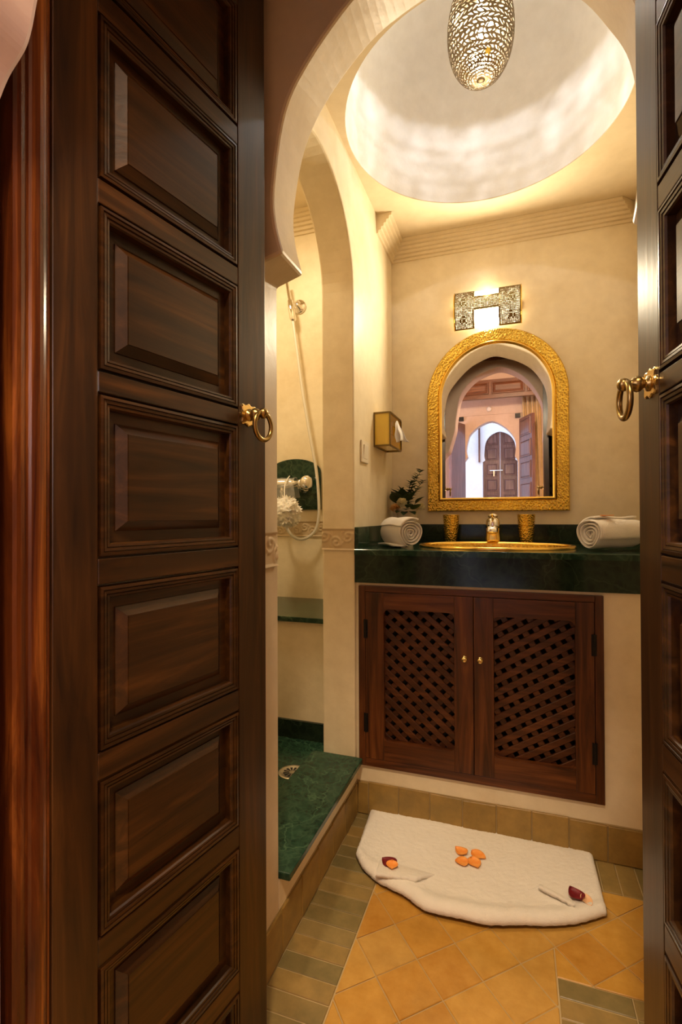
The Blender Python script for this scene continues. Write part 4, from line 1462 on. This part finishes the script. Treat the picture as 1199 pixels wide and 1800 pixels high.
MB().lathe((-0.912, ym, zt + 0.004), [(0.018, -0.016), (0.031, -0.004), (0.034, 0.010), (0.032, 0.026), (0.020, 0.036), (0.0005, 0.038)], 28, (1, -0.25, 0)).build('control_knob', 'chrome', tp_, smooth=True)
MB().lathe((-0.935, YB - 0.014, zt - 0.012), [(0.030, 0), (0.030, 0.008), (0.016, 0.014), (0.014, 0.050)], 28, (0, -1, 0)).build('wall_connector', 'chrome', tp_, smooth=True)
MB().tube([(-1.022, ym, zt - 0.012), (-1.022, ym - 0.006, zt - 0.040)], 0.010, 14).build('outlet', 'chrome', tp_, smooth=True)
# clear bag thrown over the tap
bag = thing('clear_plastic_wrap', (-1.04, ym, 1.09), 'crinkled clear plastic wrap draped over the shower tap', 'plastic wrap')
def wrap_pt(u, v):
    a = (v - 0.5) * 2
    xx = -1.120 + u * 0.165 + 0.01 * a * a
    if abs(a) < 0.35:
        th = a / 0.35 * pi / 2
        yy, zz = ym - sin(th) * 0.027, zt + 0.027 * cos(th)
    else:
        yy, zz = ym - math.copysign(0.027, a), zt - (abs(a) - 0.35) * 0.105
    k = noise.noise(Vector((xx * 40, a * 5, 1.3))) * 0.008
    return (xx, yy - abs(k) * (1 if a > 0 else 0.2), zz + k * 0.8 + 0.002)
V, F = grid(wrap_pt, 34, 30)
mk('film', V, F, 'clear_film', bag, smooth=True)
# bath puff hanging from the tap
lo_c = Vector((-0.955, ym - 0.112, 1.018))
lf = thing('bath_puff', tuple(lo_c - Vector((0, 0, 0.058))), 'white mesh bath puff hanging under the shower tap', 'bath puff')
rnd = random.Random(5)
def puff_pt(u, v):
    th, ph = u * 2 * pi, v * pi
    d = Vector((cos(th) * sin(ph), sin(th) * sin(ph), cos(ph)))
    k = abs(noise.noise(d * 3.1)) * 0.9 + abs(noise.noise(d * 7.0)) * 0.5 + 0.2 * sin(11 * noise.noise(d * 2.0) * 3)
    return lo_c + d * (0.056 + 0.018 * k)
V, F = grid(puff_pt, 72, 40)
mk('netting', V, F, 'loofah_mesh', lf, smooth=True)
mbp = MB()
for i in range(34):
    d = Vector((rnd.gauss(0, 1), rnd.gauss(0, 1), rnd.gauss(0, 1))).normalized()
    a = d.orthogonal().normalized(); b = d.cross(a)
    t0 = rnd.uniform(0, 6); V = []
    for q in range(13):
        th = (q / 12 - 0.5) * 1.5 + t0
        e = (a * cos(th) + b * sin(th)) * 0.030
        rip = 0.006 * sin(q * 1.7 + t0)
        V += [lo_c + (d * 0.045 + e * 0.9).normalized() * 0.055, lo_c + (d * 0.05 + e).normalized() * (0.073 + rip)]
    mbp.add(V, [(2 * q, 2 * q + 2, 2 * q + 3, 2 * q + 1) for q in range(12)])
mbp.build('ruffles', 'loofah_mesh', lf, smooth=True)
MB().tube(smooth_curve([lo_c + Vector((0, 0, 0.04)), (-0.968, ym - 0.095, 1.10), (-0.980, ym - 0.060, zt + 0.0), (-0.985, ym - 0.005, zt + 0.036)], 6), 0.0025, 8).build('cord', 'loofah_mesh', lf, smooth=True)

# drain
dr = thing('shower_drain', (-0.705, 1.515, 0.1475), 'round metal drain grate in the green shower floor', 'drain')
dc = Vector((-0.705, 1.515, 0.1475))
MB().lathe(dc, [(0.046, 0), (0.047, 0.002), (0.044, 0.0035), (0.036, 0.0030), (0.033, 0.0012), (0.0005, 0.0012)], 40, cap0=False).build('rim', 'drain_metal', dr, smooth=True)
mbd = MB()
for i in range(12):
    th = 2 * pi * i / 12
    d = Vector((cos(th), sin(th), 0)); s_ = Vector((-sin(th), cos(th), 0))
    a, b = dc + d * 0.010 + Vector((0, 0, 0.0016)), dc + d * 0.030 + Vector((0, 0, 0.0016))
    V = [a - s_ * 0.0012, a + s_ * 0.0012, b + s_ * 0.0045, b - s_ * 0.0045]
    mbd.loft([V, [p + Vector((0, 0, 0.0003)) for p in V]])
mbd.build('slots', 'drain_hole', dr)

# ------------------------------------------------------------------ bedroom seen in the mirror
BYW = -3.2
mf = 'peach_plaster'
a3 = [(-0.693, 1.795), (-0.648, 1.858), (-0.664, 1.925), (-0.665, 1.995), (-0.640, 2.110), (-0.600, 2.200), (-0.475, 2.306), (-0.3075, 2.362),
      (-0.157, 2.290), (-0.045, 2.180), (0.010, 2.080), (0.0185, 1.985), (0.015, 1.915), (0.006, 1.850), (0.046, 1.782)]
p3 = [(-0.693, 0.0)] + [(p[0], p[1]) for p in ([Vector((-0.693, 1.795, 0))] + smooth_curve([(x, z, 0) for x, z in a3[1:-1]], 4) + [Vector((0.046, 1.782, 0))])] + [(0.046, 0.0)]
notch_wall('wall_bedroom_far', p3, p3, BYW, BYW - 0.16, xyz, (-2.2, 2.0, -0.02, 3.2), mf, 0.0, label='peach bedroom wall with horseshoe arch seen in the mirror')
boxo('floor_bedroom', -2.2, 2.0, BYW - 0.16, YO0, -0.06, -0.01, 'tile_skirting', kind='structure', label='bedroom floor behind the viewer')
boxo('ceiling_bedroom', -2.2, 2.0, BYW - 0.16, YO0 + 0.3, 3.2, 3.25, mf, kind='structure', label='bedroom ceiling behind the viewer')
boxo('wall_bedroom_left', -2.2, -2.1, BYW, YO0, -0.02, 3.2, mf, kind='structure', label='bedroom side wall at left')
boxo('wall_bedroom_right', 1.85, 1.95, BYW, YO0, -0.02, 3.2, mf, kind='structure', label='bedroom side wall at right')
boxo('trim_13', -0.90, 0.30, BYW, BYW + 0.012, 2.455, 2.475, 'peach_plaster', kind='structure', label='plaster ledge above the far bedroom arch')
# courtyard beyond, open to the sky
CYW = -5.0
a4 = [(-0.500, 1.990), (-0.514, 2.060), (-0.512, 2.140), (-0.490, 2.330 - 0.03), (-0.420, 2.415), (-0.320, 2.475), (-0.243, 2.492), (-0.165, 2.470), (-0.070, 2.410), (0.000, 2.300), (0.024, 2.150), (0.026, 2.065), (0.013, 1.990)]
p4 = [(-0.545, 0.0), (-0.545, 1.955)] + [(p[0], p[1]) for p in smooth_curve([(x, z, 0) for x, z in a4], 4)] + [(0.058, 1.955), (0.058, 0.0)]
notch_wall('wall_courtyard', p4, p4, CYW, CYW - 0.12, xyz, (-3.0, 2.6, -0.02, 3.4), 'white_plaster', 0.0, label='white courtyard wall with arched door seen in the mirror')
boxo('floor_courtyard', -3.0, 2.6, CYW - 0.12, BYW - 0.16, -0.06, -0.01, 'white_plaster', kind='structure', label='courtyard floor beyond the bedroom')
boxo('wall_courtyard_side', -0.612, -0.582, CYW, CYW + 0.05, 1.955, 3.4, 'far_wood', kind='structure', label='dark vertical strip on the courtyard wall')


def far_leaf(name, x0, x1, y, z1, label, mat='far_wood', rz=0, loc=None, rows=9):
    t = thing(name, (x0, y, 0) if loc is None else loc, label, 'door', kind='structure', rz=rz)
    W = x1 - x0
    MB().box(0, W, -0.04, 0.0, 0.0, z1).build('leaf', mat, t, local=True)
    for k in range(rows):
        h = z1 / rows
        z0_, z1_ = k * h + 0.03, (k + 1) * h - 0.03
        u0, u1 = 0.055, W - 0.04
        L = [[(u0 + i, d, z0_ + i), (u1 - i, d, z0_ + i), (u1 - i, d, z1_ - i), (u0 + i, d, z1_ - i)] for i, d in ((0, 0.0), (0.004, 0.012), (0.014, 0.012), (0.020, 0.003), (0.035, 0.014))]
        MB().loft(L, False, True).build('panel', mat, t, local=True)
    return t


t4 = far_leaf('door_3', -0.540, -0.2445, CYW - 0.04, 2.52, 'left dark leaf of the arched courtyard door in the mirror')
t5 = far_leaf('door_4', -0.2415, 0.054, CYW - 0.04, 2.52, 'right dark leaf of the arched courtyard door in the mirror')
MB().tube([(-0.42, CYW - 0.02, 1.80), (-0.20, CYW - 0.02, 1.80)], 0.012, 8).build('bolt', 'chrome', t4)
MB().box(-0.36, -0.34, CYW - 0.025, CYW - 0.005, 1.70, 1.80).build('bolt_staple', 'chrome', t4)
# open leaves of the bedroom arch
th_ = math.atan2(0.45, 0.17)
far_leaf('door_5', 0, 0.44, 0, 2.36, 'open panelled leaf at right of the far bedroom arch', rz=th_, loc=(0.065, BYW + 0.03, 0), rows=8)
far_leaf('door_6', 0, 0.44, 0, 2.33, 'open panelled leaf at left of the far bedroom arch', rz=R(110), loc=(-0.715, BYW + 0.03, 0), rows=8)
for xh, nm in ((-0.735, 'left'), (0.045, 'right')):
    mk_ = MB().box(xh - 0.035, xh + 0.035, BYW + 0.001, BYW + 0.05, 2.385, 2.44)
    mk_.build('hinge_block', 'black_iron', label='dark wooden pivot block at %s above the far arch' % nm, cat='pivot block', group='pivot blocks of the far doors')
# cornice cupboard
cn = thing('wooden_cornice', (-0.2, -2.8, 2.60), 'brown panelled wooden cornice across the bedroom, seen in the mirror', 'cornice')
boxo('beam', -2.09, 1.84, -2.84, -2.80, 2.60, 2.86, 'cornice_wood', cn)
for k in range(-4, 4):
    u0, u1 = -0.31 + k * 0.46 + 0.02, -0.31 + (k + 1) * 0.46 - 0.02
    L = [[(u0 + i, -2.80 + d, 2.66 + i), (u1 - i, -2.80 + d, 2.66 + i), (u1 - i, -2.80 + d, 2.83 - i), (u0 + i, -2.80 + d, 2.83 - i)] for i, d in ((0, 0.001), (0.006, 0.010), (0.016, 0.010), (0.024, 0.002), (0.05, 0.010))]
    MB().loft(L, False, True).build('panel', 'cornice_wood', cn)
boxo('lower_lip', -2.09, 1.84, -2.80, -2.775, 2.60, 2.64, 'cornice_wood', cn)
# curtains
def curtain(name, x0, x1, y, z0, z1, folds, mat, label):
    def f(u, v):
        x = x0 + u * (x1 - x0) + (0.07 * (1 - v) if folds > 2 else 0.0)
        return (x, y + 0.03 * sin(u * folds * 2 * pi) * (0.7 + 0.3 * v), z0 + v * (z1 - z0))
    V, F = grid(f, folds * 14, 10)
    return mk(name, V, F, mat, smooth=True, solid=0.003, label=label, cat='curtain', group='bedroom curtains in the mirror')
curtain('curtain', 0.10, 0.34, -3.10, 0.05, 2.66, 4, 'curtain_cloth', 'beige curtain right of the far arch in the mirror')
# smoke detector
sd_ = thing('smoke_detector', (-0.343, BYW, 2.53), 'small round white disc on the wall above the far arch', 'detector')
MB().lathe((-0.343, BYW, 2.535), [(0.036, 0), (0.036, 0.012), (0.030, 0.022), (0.012, 0.026), (0.0005, 0.026)], 24, (0, 1, 0)).build('disc', 'detector_white', sd_, smooth=True)
MB().torus((-0.343, BYW + 0.022, 2.535), (1, 0, 0), (0, 0, 1), 0.022, 0.003, 24, 8).build('vent_ring', 'detector_white', sd_, smooth=True)
